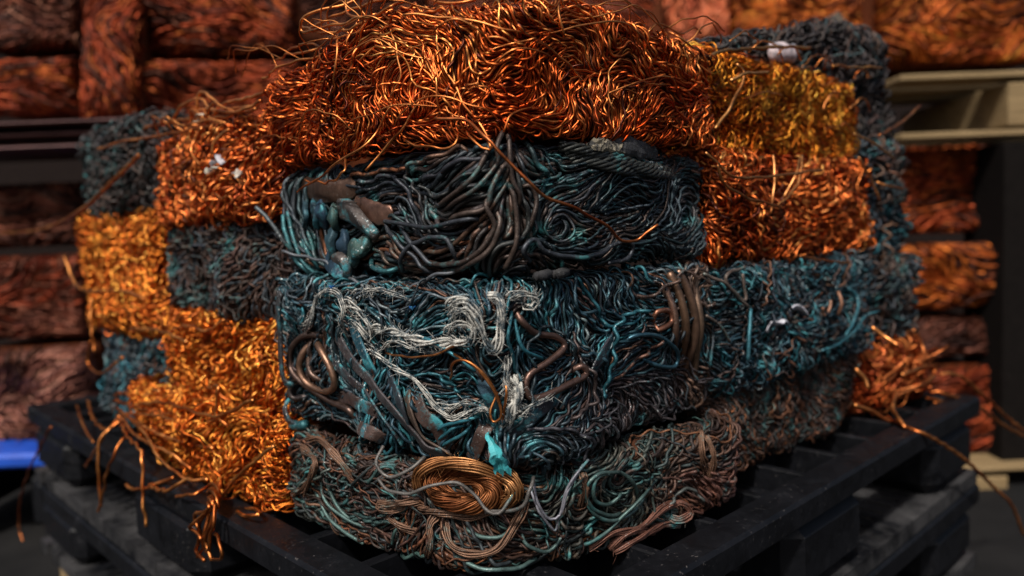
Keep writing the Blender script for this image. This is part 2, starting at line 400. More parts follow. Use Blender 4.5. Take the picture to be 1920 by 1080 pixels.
# palettes: base colours of the metal itself
COPPER = [((.90, .27, .07), 4), ((.76, .185, .045), 4.5), ((.95, .40, .12), 1.4), ((.42, .10, .035), 2), ((.12, .045, .03), .6)]
GOLD = [((.94, .34, .055), 4), ((.86, .24, .04), 3.5), ((.96, .44, .09), 1.3), ((.45, .12, .03), 1.6)]
RUST = [((.85, .30, .09), 3), ((.70, .20, .06), 3), ((.40, .10, .04), 2)]
DARK = [((.045, .055, .068), 4), ((.075, .05, .042), 3), ((.03, .052, .060), 3), ((.13, .072, .05), 1.5), ((.26, .10, .045), .4)]
BLUE = [((.032, .080, .108), 4.5), ((.030, .044, .056), 4), ((.035, .17, .21), 2.2), ((.085, .058, .052), 2.2), ((.16, .075, .045), .6), ((.16, .21, .23), .7)]
BROWN = [((.080, .040, .028), 4), ((.048, .031, .027), 4), ((.17, .070, .035), 2), ((.034, .045, .048), 2.4), ((.05, .10, .095), 1.4), ((.28, .10, .04), .7)]

SOOT = [((.050, .038, .036), 4), ((.028, .025, .026), 4), ((.10, .060, .048), 1.5), ((.03, .06, .065), .8)]
M_SOOT = wire_mat('sooty_wire', .4, (.45, .7), None, var=.6, bump=.5)
# ------------------------------------------------------------------ setting
b_, a_ = .5637, .5171; b2, a2 = 1.2071, 1.2124
ZT = -.494                                   # pallet top
def ground_mat():
    m, t, b = nodes('dusty_concrete'); tc = N(t, 'ShaderNodeTexCoord').outputs['Object']
    n = noise_tex(t, 6, 8, .65, tc); r = ramp(t, n.outputs[0], [(.3, (.003, .003, .0033)), (.7, (.011, .0105, .0105))]); t.links.new(r.outputs[0], b.inputs['Base Color'])
    b.inputs['Roughness'].default_value = .85; b.inputs['Specular IOR Level'].default_value = .2; return m
g = MB(); g.sheet(np.array([[[x, y, 0.0] for y in np.linspace(-30, 30, 13)] for x in np.linspace(-30, 30, 13)]), (1, 1, 1))
g.build('ground', ground_mat(), kind='structure')

def plastic_mat(name='scuffed_black_plastic', dust=0.0):
    m, t, b = nodes(name); tc = N(t, 'ShaderNodeTexCoord').outputs['Object']
    n = noise_tex(t, 30, 7, .75, tc); r = ramp(t, n.outputs[0], [(.35, (.0025, .0028, .0036)), (.62, (.005, .0055, .0075)), (.78, (.028, .027, .030))])
    n2 = noise_tex(t, 240, 3, .6, tc); r2 = ramp(t, n2.outputs[0], [(.64, (0,) * 3), (.74, (.5,) * 3)])
    n3 = noise_tex(t, 9, 4, .6, tc); r3 = ramp(t, n3.outputs[0], [(.45, (0,) * 3), (.65, (1,) * 3)])
    f = mix(t, 1.0, r2.outputs[0], r3.outputs[0], 'MULTIPLY'); c = mix(t, f, r.outputs[0], (.20, .18, .17))
    if dust:
        n9 = noise_tex(t, 14, 6, .7, tc); r9 = ramp(t, n9.outputs[0], [(.38, (0,) * 3), (.66, (dust,) * 3)]); c = mix(t, r9.outputs[0], c, (.085, .083, .085))
    t.links.new(c, b.inputs['Base Color']); b.inputs['Specular IOR Level'].default_value = .2
    mr = N(t, 'ShaderNodeMapRange'); t.links.new(n.outputs[0], mr.inputs[0]); mr.inputs[1].default_value = .3; mr.inputs[2].default_value = .7; mr.inputs[3].default_value = .34; mr.inputs[4].default_value = .62
    t.links.new(mr.outputs[0], b.inputs['Roughness'])
    bp = N(t, 'ShaderNodeBump'); bp.inputs['Strength'].default_value = .35; bp.inputs['Distance'].default_value = .002
    n4 = noise_tex(t, 90, 5, .7, tc); t.links.new(n4.outputs[0], bp.inputs['Height']); t.links.new(bp.outputs[0], b.inputs['Normal'])
    return m
M_PLASTIC = plastic_mat(); M_DUSTY = plastic_mat('dusty_black_plastic', .6)
def wood_mat(name='pale_pallet_wood', c0=(.13, .085, .035), c1=(.26, .18, .085)):
    m, t, b = nodes(name); tc = N(t, 'ShaderNodeTexCoord').outputs['Object']
    mp = N(t, 'ShaderNodeMapping'); mp.inputs['Scale'].default_value = (3, 40, 40); t.links.new(tc, mp.inputs[0])
    n = noise_tex(t, 2, 6, .65, mp.outputs[0]); r = ramp(t, n.outputs[0], [(.3, c0), (.7, c1)]); t.links.new(r.outputs[0], b.inputs['Base Color'])
    b.inputs['Roughness'].default_value = .8; return m
M_WOOD = wood_mat()

PM, PLL, PRR = .128, 2.174, 1.743            # pallet margin, left and right length (units)
def plastic_pallet(top, height, label):
    """nested black plastic pallet in the pile frame; top and height in units"""
    x0, y0, x1, y1 = -PM, -PM, PRR - PM, PLL - PM
    c = to_world([(x0 + x1) / 2, (y0 + y1) / 2, top - height]); r = thing('plastic_pallet', label, 'pallet', c, 'stacked black plastic pallets')
    rim, th = .07, .05; B = .006
    mb = MB()
    for lo, hi in (((x0, y0, top - th), (x1, y0 + rim, top)), ((x0, y1 - rim, top - th), (x1, y1, top)),
                   ((x0, y0 + rim + .0005, top - th), (x0 + rim, y1 - rim - .0005, top - .0004)), ((x1 - rim, y0 + rim + .0005, top - th), (x1, y1 - rim - .0005, top - .0004))):
        mb.box(lo, hi, xf=to_world, bevel=B)
    mb.build('deck_frame', M_PLASTIC, r, smooth=False)
    mb = MB(); w = .010
    nx = 10; ny = 13
    xs = np.linspace(x0 + rim, x1 - rim, nx + 1)[1:-1]; ys = np.linspace(y0 + rim, y1 - rim, ny + 1)[1:-1]
    for k, x in enumerate(xs):
        ww = w * (2.2 if k in (0, nx - 2) else 1); mb.box((x - ww, y0 + rim - .002, top - .11), (x + ww, y1 - rim + .002, top - .004), xf=to_world, bevel=.003)
    for k, y in enumerate(ys):
        ww = w * (2.2 if k in (0, ny - 2) else 1); mb.box((x0 + rim - .002, y - ww, top - .108), (x1 - rim + .002, y + ww, top - .006), xf=to_world, bevel=.003)
    mb.build('deck_grid', M_PLASTIC, r, smooth=False)
    bot = top - height; lx, ly = .30, .36
    sk = .035
    for i in range(3):
        for j in range(3):
            cx = (x0 + .012, (x0 + x1 - lx) / 2, x1 - lx - .012)[i]; cy = (y0 + .012, (y0 + y1 - ly) / 2, y1 - ly - .012)[j]
            mb = MB(); mb.box((cx, cy, bot + sk), (cx + lx, cy + ly, top - th), xf=to_world, bevel=.032); mb.build('block', M_PLASTIC, r, smooth=False)
    def skid(p, q, along):                       # board with a row of holes, seen between the blocks
        mb = MB(); L = (q - p)[along]; n = int(L / .052); wd = (q - p)[1 - along]; z0, z1 = p[2], q[2]
        def bx(a0, a1, c0, c1):
            lo = [0, 0, z0]; hi = [0, 0, z1]; lo[along] = p[along] + a0; hi[along] = p[along] + a1; lo[1 - along] = p[1 - along] + c0; hi[1 - along] = p[1 - along] + c1
            mb.box(lo, hi, xf=to_world)
        bx(0, L, 0, wd * .34); bx(0, L, wd * .66, wd); s_ = L / n
        for k in range(n): bx(k * s_ + s_ * .32, k * s_ + s_ * .96 + .0006, wd * .34 - .0006, wd * .66 + .0006)
        mb.build('bottom_board', M_DUSTY, r, smooth=False)
    w_ = .20
    for y in (y0 + .006, (y0 + y1 - w_) / 2, y1 - w_ - .006): skid(np.array([x0 + .006, y, bot]), np.array([x1 - .006, y + w_, bot + sk]), 0)
    for x in (x0 + .008, x1 - w_ - .008): skid(np.array([x, y0 + w_ + .012, bot + .001]), np.array([x + w_, y1 - w_ - .012, bot + sk - .001]), 1)
    return r
H1 = .235; plastic_pallet(ZT, H1, 'black plastic grid pallet directly under the wire bales')
H2 = .225; plastic_pallet(ZT - H1 - .003, H2, 'lower black plastic pallet beneath another black pallet')
zb = ZT - H1 - H2 - .006; zg = -ZC / U
for (cx, cy, lab) in ((1.46, -.10, 'pale wooden block under the right corner of the black pallets'), (-.09, 1.72, 'wooden block under the left corner of the black pallets')):
    mb = MB(); mb.box((cx, cy, zg), (cx + .15, cy + .26, zb), xf=to_world, bevel=.006)
    o = mb.build('wooden_block', M_WOOD, None, smooth=False); o['label'] = lab; o['category'] = 'wood block'; o['group'] = 'wooden blocks under the pallets'

# ------------------------------------------------------------------ bales of the pile
GR = 'bales stacked on the black pallet'
def bale(name, label, ch, depth, layers, pal, mat, core_mat, base=0.0, amps=((.5, 5, 9), (.35, 14, 22)), guides=(), seed=1, zone=None, cat='wire bale', K=5, cdepth=None, soft=.03, gw=1.0):
    """layers: (radius, separation in diameters, lmin, lmax, lift in diameters, weave in diameters, noise gain)"""
    zc = ch.z0; uc = (ch.u0 + ch.u1) / 2
    x0, x1, y0, y1 = depth
    root = thing(name, label, cat, to_world([(x0 + x1) / 2, (y0 + y1) / 2, zc]), GR)
    mb = MB(); rmax = max(l[0] for l in layers)
    core(mb, ch, cdepth or rmax * 3.6); block(mb, x0, x1, y0, y1, ch.z0 + .02, ch.z1 - (.02 if not name.startswith('dark') else .10))
    for k, ly in enumerate(layers):
        rad, sepd, lmin, lmax, lift, weave, extra = ly[:7]
        A = field(ch.dom, base, amps, guides, seed * 13, soft=soft, gw=gw, extra=(extra, seed * 29 + k * 3))
        u0, u1, v0, v1 = ch.dom
        lines = pack(A, u0, u1, v0, v1, rad * 2 * sepd, max(rad * 1.4, .003), lmin, lmax, seed * 31 + k, stop=(.7, .55, .4, .4, .7, .55, .4)[k], nmin=(5, 12, 16, 16, 5, 12, 16)[k])
        if len(ly) > 7: lines = [l for l in lines if ly[7] < l[len(l) // 2, 0] < ly[8]]
        lay(mb, ch, lines, rad, lift * rad * 2, weave * rad * 2, pal, seed * 17 + k, K, zone=zone)
    mb.build('wire_mass', [mat, core_mat], root, kind='stuff')
    return root
def column(side, k, inset=.13):
    """footprint of the hidden body of a bale"""
    e = inset
    if side == 'c': return (e, a_ - .02, e, b_ - .02)
    if side == 'l': return (e, .5, (b_, b2)[k] + .02, (b2, 1.80)[k] - .02)
    return ((a_, a2)[k] + .02, (a2, 1.56)[k] - .02, e, .5)

z0, z1, z2, z3, z4 = .2837, .115, -.0664, -.338, -.494
FINE = lambda r: [(r, .95, .15, .7, -2.2, .3, .1), (r, 1.25, .12, .7, -.6, .5, .3), (r * 1.06, 2.0, .1, .5, .6, .7, .6), (r * 1.1, 4.5, .1, .5, 1.6, 1.0, .9)]

# --- top centre: bright copper
hump = lambda u, t: np.clip(t, 0, 1) ** 1.5 * (.030 * np.exp(-((u + .20) / .14) ** 2) + .030 * np.exp(-((u - .2) / .16) ** 2) - .004 * np.exp(-(u / .08) ** 2) - .012 * np.clip((-u - .35) / .2, 0, 1))
ch1 = Chart(-b_ - .015, a_ + .006, z1 + .012, z0, ru=.022, rv=.014, rc=.075, off=.016, bulge=.008, seed=3, hump=hump)
def zc1(u, v, c, rng):
    k = np.clip(.5 + Noise(71, 7, 12)(u, v) + np.clip((-u - .2) / .3, 0, 1) * .6, 0, 1)[:, None]; return c * (1 - k * np.array([.12, .30, .35]))
c1 = bale('copper_wire_bale', 'bright orange copper wire bale crowning the middle of the pile', ch1, column('c', 0), FINE(.0016), COPPER, M_COPPER, M_CORE_COPPER,
          base=.05, amps=((.9, 5, 8), (1.0, 14, 19), (.75, 36, 42)), seed=3, K=6, zone=zc1)
# --- second: thick dark cables
G2 = [uv(Z4(*p)) for p in (
    [(110, 380), (125, 500), (170, 600), (260, 645)], [(150, 390), (190, 560), (245, 625)], [(205, 460), (235, 560), (310, 640)],
    [(430, 560), (600, 580), (780, 560), (900, 500), (960, 420), (985, 300), (1010, 190)], [(600, 650), (800, 640), (930, 580), (1010, 490), (1050, 400), (1060, 280), (1020, 200)],
    [(1000, 640), (1060, 560), (1090, 460), (1100, 380), (1060, 280)], [(990, 70), (950, 160), (890, 260), (800, 340), (720, 390)], [(1010, 80), (975, 190), (920, 290), (860, 350)],
    [(960, 130), (860, 150), (740, 180), (560, 180), (430, 250)], [(900, 180), (800, 190), (700, 250), (640, 310)], [(1120, 90), (1250, 110), (1400, 150), (1550, 200), (1750, 240)],
    [(1120, 130), (1180, 180), (1240, 230), (1210, 290), (1160, 310)], [(1040, 60), (1100, 170), (1170, 220)], [(1150, 420), (1250, 310), (1400, 270), (1600, 240)],
    [(1120, 560), (1150, 520), (1250, 560), (1350, 560), (1480, 520), (1620, 500)], [(1100, 600), (1250, 615), (1400, 600), (1530, 560), (1700, 550)], [(1650, 280), (1760, 290), (1830, 340), (1850, 450), (1820, 550)],
    [(440, 620), (600, 630), (700, 640)], ell(640, 250, 50, 45), ell(640, 375, 85, 55, .3), ell(1450, 390, 140, 70), ell(1450, 390, 70, 35), ell(1210, 450, 50, 60))]
LAY2 = [(.0034, 1.0, .15, .9, -1.8, .2, .05, -9, .14), (.0034, 1.12, .25, 1.1, -.2, .25, .12, -9, .12), (.0030, 2.6, .15, .7, .8, .45, .45, -9, .12), (.0021, 1.0, .15, .8, -1.9, .25, .1, .10, 9), (.0022, 1.15, .15, .9, -.3, .4, .25, .09, 9), (.0019, 2.6, .12, .6, .9, .7, .6, .09, 9)]
ch2 = Chart(-b_ + .01, a_ + .012, z2 + .008, z1 - .006, ru=.03, rv=.028, rc=.075, off=-.004, bulge=.010, seed=5)
def zc2(u, v, c, rng):
    k = np.clip((u + .05) / .25, 0, 1)[:, None]; br = np.exp(-((u + .03) / .12) ** 2 - ((v - .0) / .07) ** 2)[:, None]
    c = c * (1 - .35 * k) + np.array([.025, .055, .068]) * .35 * k; return c * (1 - .5 * br) + np.array([.10, .055, .04]) * .5 * br
c2 = bale('dark_cable_bale', 'dark bale of thick bare cables with teal sheath scraps at its left end', ch2, column('c', 0), LAY2, DARK, M_PATINA, M_CORE_DARK,
          base=.1, amps=((.38, 8, 10), (.32, 20, 24)), guides=G2, seed=5, K=7, zone=zc2)
# --- third: blue wire with white rope
G3 = [uv(Z5(*p)) for p in (
    [(1080, 220), (1250, 180), (1400, 160), (1600, 120)], [(1300, 330), (1330, 450), (1240, 560)], [(1450, 320), (1380, 450), (1300, 560)], [(1690, 110), (1740, 200), (1740, 350), (1760, 480)],
    [(1790, 120), (1795, 300), (1770, 460)], [(1000, 760), (1150, 720), (1300, 690), (1480, 650), (1650, 560)], [(1050, 830), (1200, 780), (1350, 790), (1500, 720)], [(1000, 500), (1060, 430), (1150, 370), (1230, 360)],
    [(300, 300), (400, 450), (520, 560), (620, 700), (760, 800)], [(250, 300), (350, 480), (450, 620), (560, 720)], [(100, 160), (350, 120), (600, 160), (800, 170)], [(170, 600), (260, 650), (380, 700), (520, 740)],
    [(1480, 350), (1560, 330), (1640, 330), (1720, 400), (1690, 460), (1580, 440)], ell(1280, 640, 60, 40), ell(1500, 250, 60, 40), [(640, 300), (760, 330), (850, 420), (920, 520)], [(1040, 200), (1060, 300), (1080, 420), (1060, 560)])]
LAY3 = [(.0018, .97, .15, .8, -2.2, .3, .06), (.0020, 1.2, .15, .8, -.5, .45, .22), (.0021, 2.2, .12, .7, .7, .7, .5), (.0026, 7, .12, .5, 1.5, .8, .8)]
ch3 = Chart(-b_ - .005, a_ + .005, z3 + .008, z2 - .010, ru=.03, rv=.026, rc=.06, off=.004, bulge=.014, seed=7)
def zc3(u, v, c, rng):
    k = (np.clip((u - .02) / .2, 0, 1) * np.clip((-.20 - v) / .06, 0, 1))[:, None]; e = np.clip((u - .40) / .08, 0, 1)[:, None] * (rng.random((len(u), 1)) < .5)
    c = c * (1 - .75 * k) + np.array([.085, .065, .068]) * .75 * k; return c * (1 - e * .7) + np.array([.22, .12, .075]) * e * .7
c3 = bale('blue_wire_bale', 'blue-black wire bale with frayed white rope looped over its face', ch3, column('c', 0), LAY3, BLUE, M_TEAL, M_CORE_DARK,
          base=-.1, amps=((1.0, 6, 8), (.9, 14, 17), (.45, 32, 36)), guides=G3, seed=7, K=5, zone=zc3, soft=.02)
# --- bottom: brown and green wires
G4 = [uv(Z6(*p)) for p in (
    [(190, 130), (300, 200), (400, 320), (460, 400)], [(200, 120), (170, 200), (160, 300)], [(260, 280), (300, 400), (400, 470), (470, 480)], [(230, 460), (330, 550), (480, 590)], [(220, 300), (260, 430), (380, 540)],
    [(700, 430), (680, 520), (690, 640)], [(760, 440), (800, 560), (930, 560), (1030, 430), (1070, 330)], [(760, 600), (880, 650), (1100, 660)], [(1100, 280), (1130, 400), (1180, 440), (1240, 300), (1290, 220)],
    [(1250, 560), (1400, 470), (1520, 330), (1600, 250)], ell(1370, 330, 60, 70), ell(1390, 340, 110, 90), [(1300, 620), (1450, 520), (1600, 400), (1750, 330)], [(1150, 230), (1350, 170), (1500, 120), (1750, 60)],
    [(500, 290), (560, 350), (640, 400)], [(500, 200), (600, 230), (660, 300)], ell(820, 320, 170, 110))]
ch4 = Chart(-b_ + .065, a_ - .01, z4 + .004, z3 - .012, ru=.035, rv=.026, rc=.19, off=.056, bulge=.014, seed=9)
def zc4(u, v, c, rng):
    g = (np.exp(-((u - .22) / .12) ** 2) + np.exp(-((u + .42) / .07) ** 2) * (v < -.40))[:, None] * (rng.random((len(u), 1)) < .7)
    r = np.clip((u - .33) / .1, 0, 1)[:, None] * np.clip((-.40 - v) / .03, 0, 1)[:, None]
    c = c * (1 - .6 * g) + np.array([.07, .13, .12]) * .6 * g; return c * (1 - r * .6) + np.array([.22, .09, .065]) * r * .6
LAY4 = [(.0022, 1.0, .15, .8, -2.0, .3, .06), (.0024, 1.2, .15, .9, -.3, .45, .25), (.0025, 2.2, .15, .8, .8, .7, .6), (.0014, 5, .08, .4, 1.8, 1.0, 1.2)]
c4 = bale('brown_wire_bale', 'brown and green wire bale at the foot of the pile with a coiled copper bundle', ch4, column('c', 0, .17), LAY4, BROWN, M_BROWN, M_CORE_DARK,
          base=-.2, amps=((.7, 7, 9), (.45, 20, 24)), guides=G4, seed=9, K=6, zone=zc4)

# --- left face, next column, then the far column
TANG = ((.9, 7, 10), (.8, 20, 26), (.5, 45, 55))
def lz(px, py): return on_face(px, py)[1]
side = lambda r: [(r * .7, 1.0, .08, .4, -2.0, .4, .1), (r * .7, 1.3, .08, .3, -.3, .7, .5), (r * .75, 2.1, .06, .25, .9, .9, .9), (r * .7, 5, .08, .3, 1.9, 1.2, 1.3)]
lt, lm1, lm2, lm3 = lz(400, 235), lz(400, 416), lz(420, 597), lz(400, 752)
bale_l1 = bale('copper_wire_bale', 'orange copper bale left of the crowning one, with pale scraps on its face', Chart(-b2, -b_ - .03, lm1 + .004, lt, rv=.02, bulge=.012, seed=21, off=-.01), column('l', 0), side(.0034), COPPER, M_COPPER, M_CORE_COPPER, base=.5, amps=TANG, seed=21)
bale_l2 = bale('dark_wire_bale', 'dark brown wire bale under the orange bale with pale scraps', Chart(-b2 + .03, -b_ - .03, lm2, lm1 - .004, rv=.025, bulge=.014, seed=22, off=-.02), column('l', 0), side(.0034), BROWN[:2] + DARK[:2], M_BROWN, M_CORE_DARK, base=.4, amps=TANG, seed=22)
bale_l3 = bale('golden_wire_bale', 'golden copper bale between the dark brown bale and the spilling golden one', Chart(-b2 - .01, -b_ + .01, lm3 + .01, lm2 - .002, rv=.02, bulge=.012, seed=23, off=.0), column('l', 0), side(.0032), GOLD, M_COPPER, M_CORE_COPPER, base=.2, amps=TANG, seed=23)
bale_l4 = bale('golden_wire_bale', 'golden copper bale on the pallet rim spilling long loose wires', Chart(-b2 - .05, -b_ + .03, z4 + .004, lm3 + .012, rv=.04, bulge=.02, seed=24, off=.07), column('l', 0), side(.0028), GOLD, M_COPPER, M_CORE_COPPER, base=.25, amps=TANG, seed=24)
ft, f1, f2 = lz(190, 238), lz(190, 404), lz(200, 605)
bale_f1 = bale('dark_wire_bale', 'dark wire bale topmost at the far left end of the pile', Chart(-1.78, -b2 - .012, f1 + .004, ft, rv=.03, bulge=.016, seed=25, off=-.02), column('l', 1), side(.0038), SOOT, M_BROWN, M_CORE_DARK, base=1.0, amps=TANG, seed=25)
bale_f2 = bale('copper_wire_bale', 'orange copper bale at the far left between a dark bale and a teal bale', Chart(-1.83, -b2 + .0, f2 - .02, f1 - .004, rv=.03, bulge=.02, seed=26, off=.0), column('l', 1), side(.0034), GOLD, M_COPPER, M_CORE_COPPER, base=.3, amps=TANG, seed=26)
bale_f3 = bale('teal_wire_bale', 'small teal wire bale low at the far left end of the pile', Chart(-1.74, -b2 - .005, z4 + .01, f2 - .025, rv=.03, bulge=.012, seed=27, off=-.01), column('l', 1), side(.004), BLUE, M_TEAL, M_CORE_DARK, base=1.2, amps=TANG, seed=27)
# --- right face
rt, r1, r2, r3 = lz(1480, 112), lz(1480, 290), lz(1480, 490), lz(1480, 700)
bale_r1 = bale('golden_wire_bale', 'matted golden wire bale right of the crowning copper bale', Chart(a_ + .028, a2 + .045, r1 + .002, rt, rv=.02, bulge=.012, seed=31, off=-.034), column('r', 0), side(.0021), [((.95, .40, .05), 4), ((.86, .27, .035), 3), ((.97, .50, .08), 2), ((.42, .12, .025), 1.6)], M_COPPER, M_CORE_COPPER, base=-.5, amps=TANG, seed=31)
bale_r2 = bale('copper_wire_bale', 'coarse orange copper bale right of the thick dark cables', Chart(a_ + .028, a2 + .06, r2 + .002, r1 - .002, rv=.025, bulge=.012, seed=32, off=-.016), column('r', 0), side(.0033), COPPER, M_COPPER, M_CORE_COPPER, base=-.5, amps=TANG, seed=32)
bale_r3 = bale('teal_wire_bale', 'dark teal wire bale with a silver scrap right of the white rope', Chart(a_ + .028, a2 + .03, r3 - .005, r2 - .004, rv=.03, bulge=.018, seed=33, off=-.005), column('r', 0), side(.0030), BLUE, M_TEAL, M_CORE_DARK, base=-.3, amps=TANG, seed=33)
bale_r4 = bale('brown_wire_bale', 'grey-brown matted bale low on the right of the pile', Chart(a_ + .015, a2 - .02, z4 + .004, r3 - .01, rv=.03, bulge=.02, seed=34, off=-.015), column('r', 0), side(.0024), BROWN, M_BROWN, M_CORE_DARK, base=-.6, amps=TANG, seed=34)
q0, q1, q2, q3, q4 = lz(1690, 55), lz(1690, 262), lz(1690, 378), lz(1690, 485), lz(1690, 632)
RE = 1.53
bale_q1 = bale('dark_wire_bale', 'black wire bale rising at the far right above the golden bale', Chart(a_ + .10, RE, q1 + .003, q0, rv=.03, bulge=.014, seed=41, off=-.07, hump=lambda u, t: -t * (.12 * np.clip((a2 - .02 - u) / .55, 0, 1))), (a_ + .2, RE - .02, .2, .6), side(.0042), SOOT, M_SOOT, M_CORE_DARK, base=.2, amps=TANG, seed=41)
bale_q2 = bale('dark_wire_bale', 'thin blue-black bale under the black bale at the far right', Chart(a2 + .01, RE + .005, q2 + .003, q1 - .003, rv=.025, bulge=.012, seed=42, off=-.03), column('r', 1, .09), side(.0045), DARK, M_PATINA, M_CORE_DARK, base=.2, amps=TANG, seed=42)
bale_q3 = bale('teal_wire_bale', 'bright teal bale at the far right under the thin blue-black one', Chart(a2 + .01, RE + .01, q3 + .003, q2 - .003, rv=.025, bulge=.012, seed=43, off=-.03), column('r', 1, .09), side(.0042), BLUE, M_TEAL, M_CORE_DARK, base=1.0, amps=TANG, seed=43)
bale_q4 = bale('dark_wire_bale', 'dark bale at the far right resting on the lowest copper bale', Chart(a2 + .02, RE + .04, q4 + .003, q3 - .003, rv=.025, bulge=.014, seed=44, off=-.02), column('r', 1, .08), side(.0045), DARK, M_PATINA, M_CORE_DARK, base=.3, amps=TANG, seed=44)
bale_q5 = bale('copper_wire_bale', 'small rusty copper bale low at the far right of the pile', Chart(a2 + .0, RE + .03, z4 + .004, q4 - .003, rv=.03, bulge=.016, seed=45, off=-.01), column('r', 1, .07), side(.0040), RUST, M_COPPER, M_CORE_COPPER, base=.8, amps=TANG, seed=45)

# ------------------------------------------------------------------ loose strands, straps, ropes and scraps of the pile
rgA = np.random.default_rng(99)
def strands(ch, root, mat, rad, col, lists, name='loose_wire', lift=.006, off=0.0, wob=.0012, flat=None, K=7, label=None):
    for pts in lists:
        P, Nn = path(ch, pts, lift, off=off)
        c = np.array(col) * rgA.uniform(.8, 1.15); strand(name, root, mat, P, Nn, rad * rgA.uniform(.9, 1.1), c, K, flat, label, wob=wob)
def bundle(name, parent, mat, P, Nn, R, n, r, turns, col, fuzz=0, label=None, jit=.2, swell=0.0):
    """n strands twisted about one path"""
    T = np.gradient(P, axis=0); T /= np.linalg.norm(T, axis=1, keepdims=True); B = np.cross(T, Nn); B /= np.linalg.norm(B, axis=1, keepdims=True) + 1e-9; A = np.cross(B, T)
    L = np.r_[0, np.cumsum(np.linalg.norm(np.diff(P, axis=0), axis=1))]; mb = MB(); out = []
    sw = 1 + swell * np.sin(L / L[-1] * 17) * np.sin(L / L[-1] * 7 + 1)
    for k in range(n):
        rr = R if n < 7 else R * math.sqrt((k + .6) / n); ph = k * 2.39996 if n >= 7 else k * 6.283 / n
        a = (ph + L * turns / U * 6.283)[:, None]; rk = (rr * sw * U)[:, None] * (1 + jit * np.sin(L / U * (23 + k * 3) + k))[:, None]
        out.append(P + (B * np.cos(a) + A * np.sin(a) * .8) * rk)
    cols = np.clip(np.array(col)[None] * rgA.uniform(.7, 1.2, (n, 1)), 0, .95)
    mb.tubes(np.array(out), np.repeat(A[None], n, 0), np.full(n, r * U), cols, 6)
    if fuzz:
        i = rgA.integers(1, len(P) - 2, fuzz); a = rgA.uniform(0, 6.28, fuzz)[:, None]; D = B[i] * np.cos(a) + A[i] * np.sin(a)
        t = np.linspace(0, 1, 5)[None, :, None]; ln = rgA.uniform(.003, .010, fuzz)[:, None, None] * U; k = rgA.normal(size=(fuzz, 1, 3)) * .5
        H = P[i][:, None] + D[:, None] * R * U * .7 + (D[:, None] * t + (T[i][:, None] * rgA.uniform(-1.5, 1.5, (fuzz, 1, 1)) + k) * t ** 1.5) * ln
        mb.tubes(H, np.repeat(A[i][:, None], 5, 1), np.full(fuzz, .0003 * U), np.tile(np.array(col) * .9, (fuzz, 1)), 3)
    return mb.build(name, mat, parent, label=label)
def crumple(name, parent, mat, P, Nn, R, col, seed, squash=.8, amp=.28, label=None, smooth=False):
    """a short piece of crushed tube or sheath"""
    K = 11; n = len(P); T = np.gradient(P, axis=0); T /= np.linalg.norm(T, axis=1, keepdims=True); B = np.cross(T, Nn); A = np.cross(B, T)
    nz, n2 = Noise(seed, 3.2, 1.3), Noise(seed + 1, 8, 3); th = np.linspace(0, 6.283, K, endpoint=False)
    t = np.linspace(0, 1, n)[:, None] * np.ones((1, K)); g = t * 3.3; h = np.cos(th)[None] * 1.1 + np.sin(th)[None] * .7 + 0 * t
    r = R * U * (1 + amp * np.abs(nz(g, h)) * 1.4 - amp * .6 + amp * .45 * n2(g * 2, h * 2)) * np.clip(np.minimum(t, 1 - t) * 9 + .55, 0, 1)
    V = P[:, None] + B[:, None] * (np.cos(th)[None] * r)[..., None] + A[:, None] * (np.sin(th)[None] * r * squash)[..., None]
    V = np.concatenate([V[:1] * .0 + P[0], V, V[-1:] * 0 + P[-1]], 0)
    mb = MB(); mb.grid_faces(0, 1, n + 2, K, 0); mb.V.append(V.reshape(-1, 3)); mb.C.append(np.tile(col, ((n + 2) * K, 1))); mb.n = (n + 2) * K
    return mb.build(name, mat, parent, smooth=smooth, label=label)

CU = (.90, .31, .10); CUG = (.93, .36, .11); CUD = (.70, .24, .08)
# top copper bale
strands(ch1, c1, M_COPPER, .0018, CUG, [
    Z3((170, 785, .02), (290, 700, .03), (420, 610, .03), (500, 530, .01), (560, 430, .004)), Z3((450, 700, .02), (540, 590), (600, 530), (650, 440), (720, 360)),
    Z3((735, 60), (742, 150), (755, 240), (800, 330), (870, 450), (930, 530), (960, 600, .02)), Z3((725, 230), (735, 330), (745, 420), (780, 490)),
    Z3((600, 60, .02), (800, 72), (1000, 112), (1180, 180), (1300, 290), (1370, 370)), Z3((1015, 540, .012), (1040, 470, .012), (1120, 440), (1180, 450)),
    Z3((600, 560), (640, 590, .015), (780, 605, .015), (825, 570), (820, 500)), Z3((860, 530), (880, 570, .015), (930, 610, .02), (965, 605, .02), (950, 570)),
    Z3((200, 740, .012), (300, 745, .015), (360, 700, .012), (365, 640)), Z3((500, 500), (560, 380), (590, 290), (570, 180), (540, 90)), Z3((890, 180), (960, 150), (1050, 190), (1090, 280))])
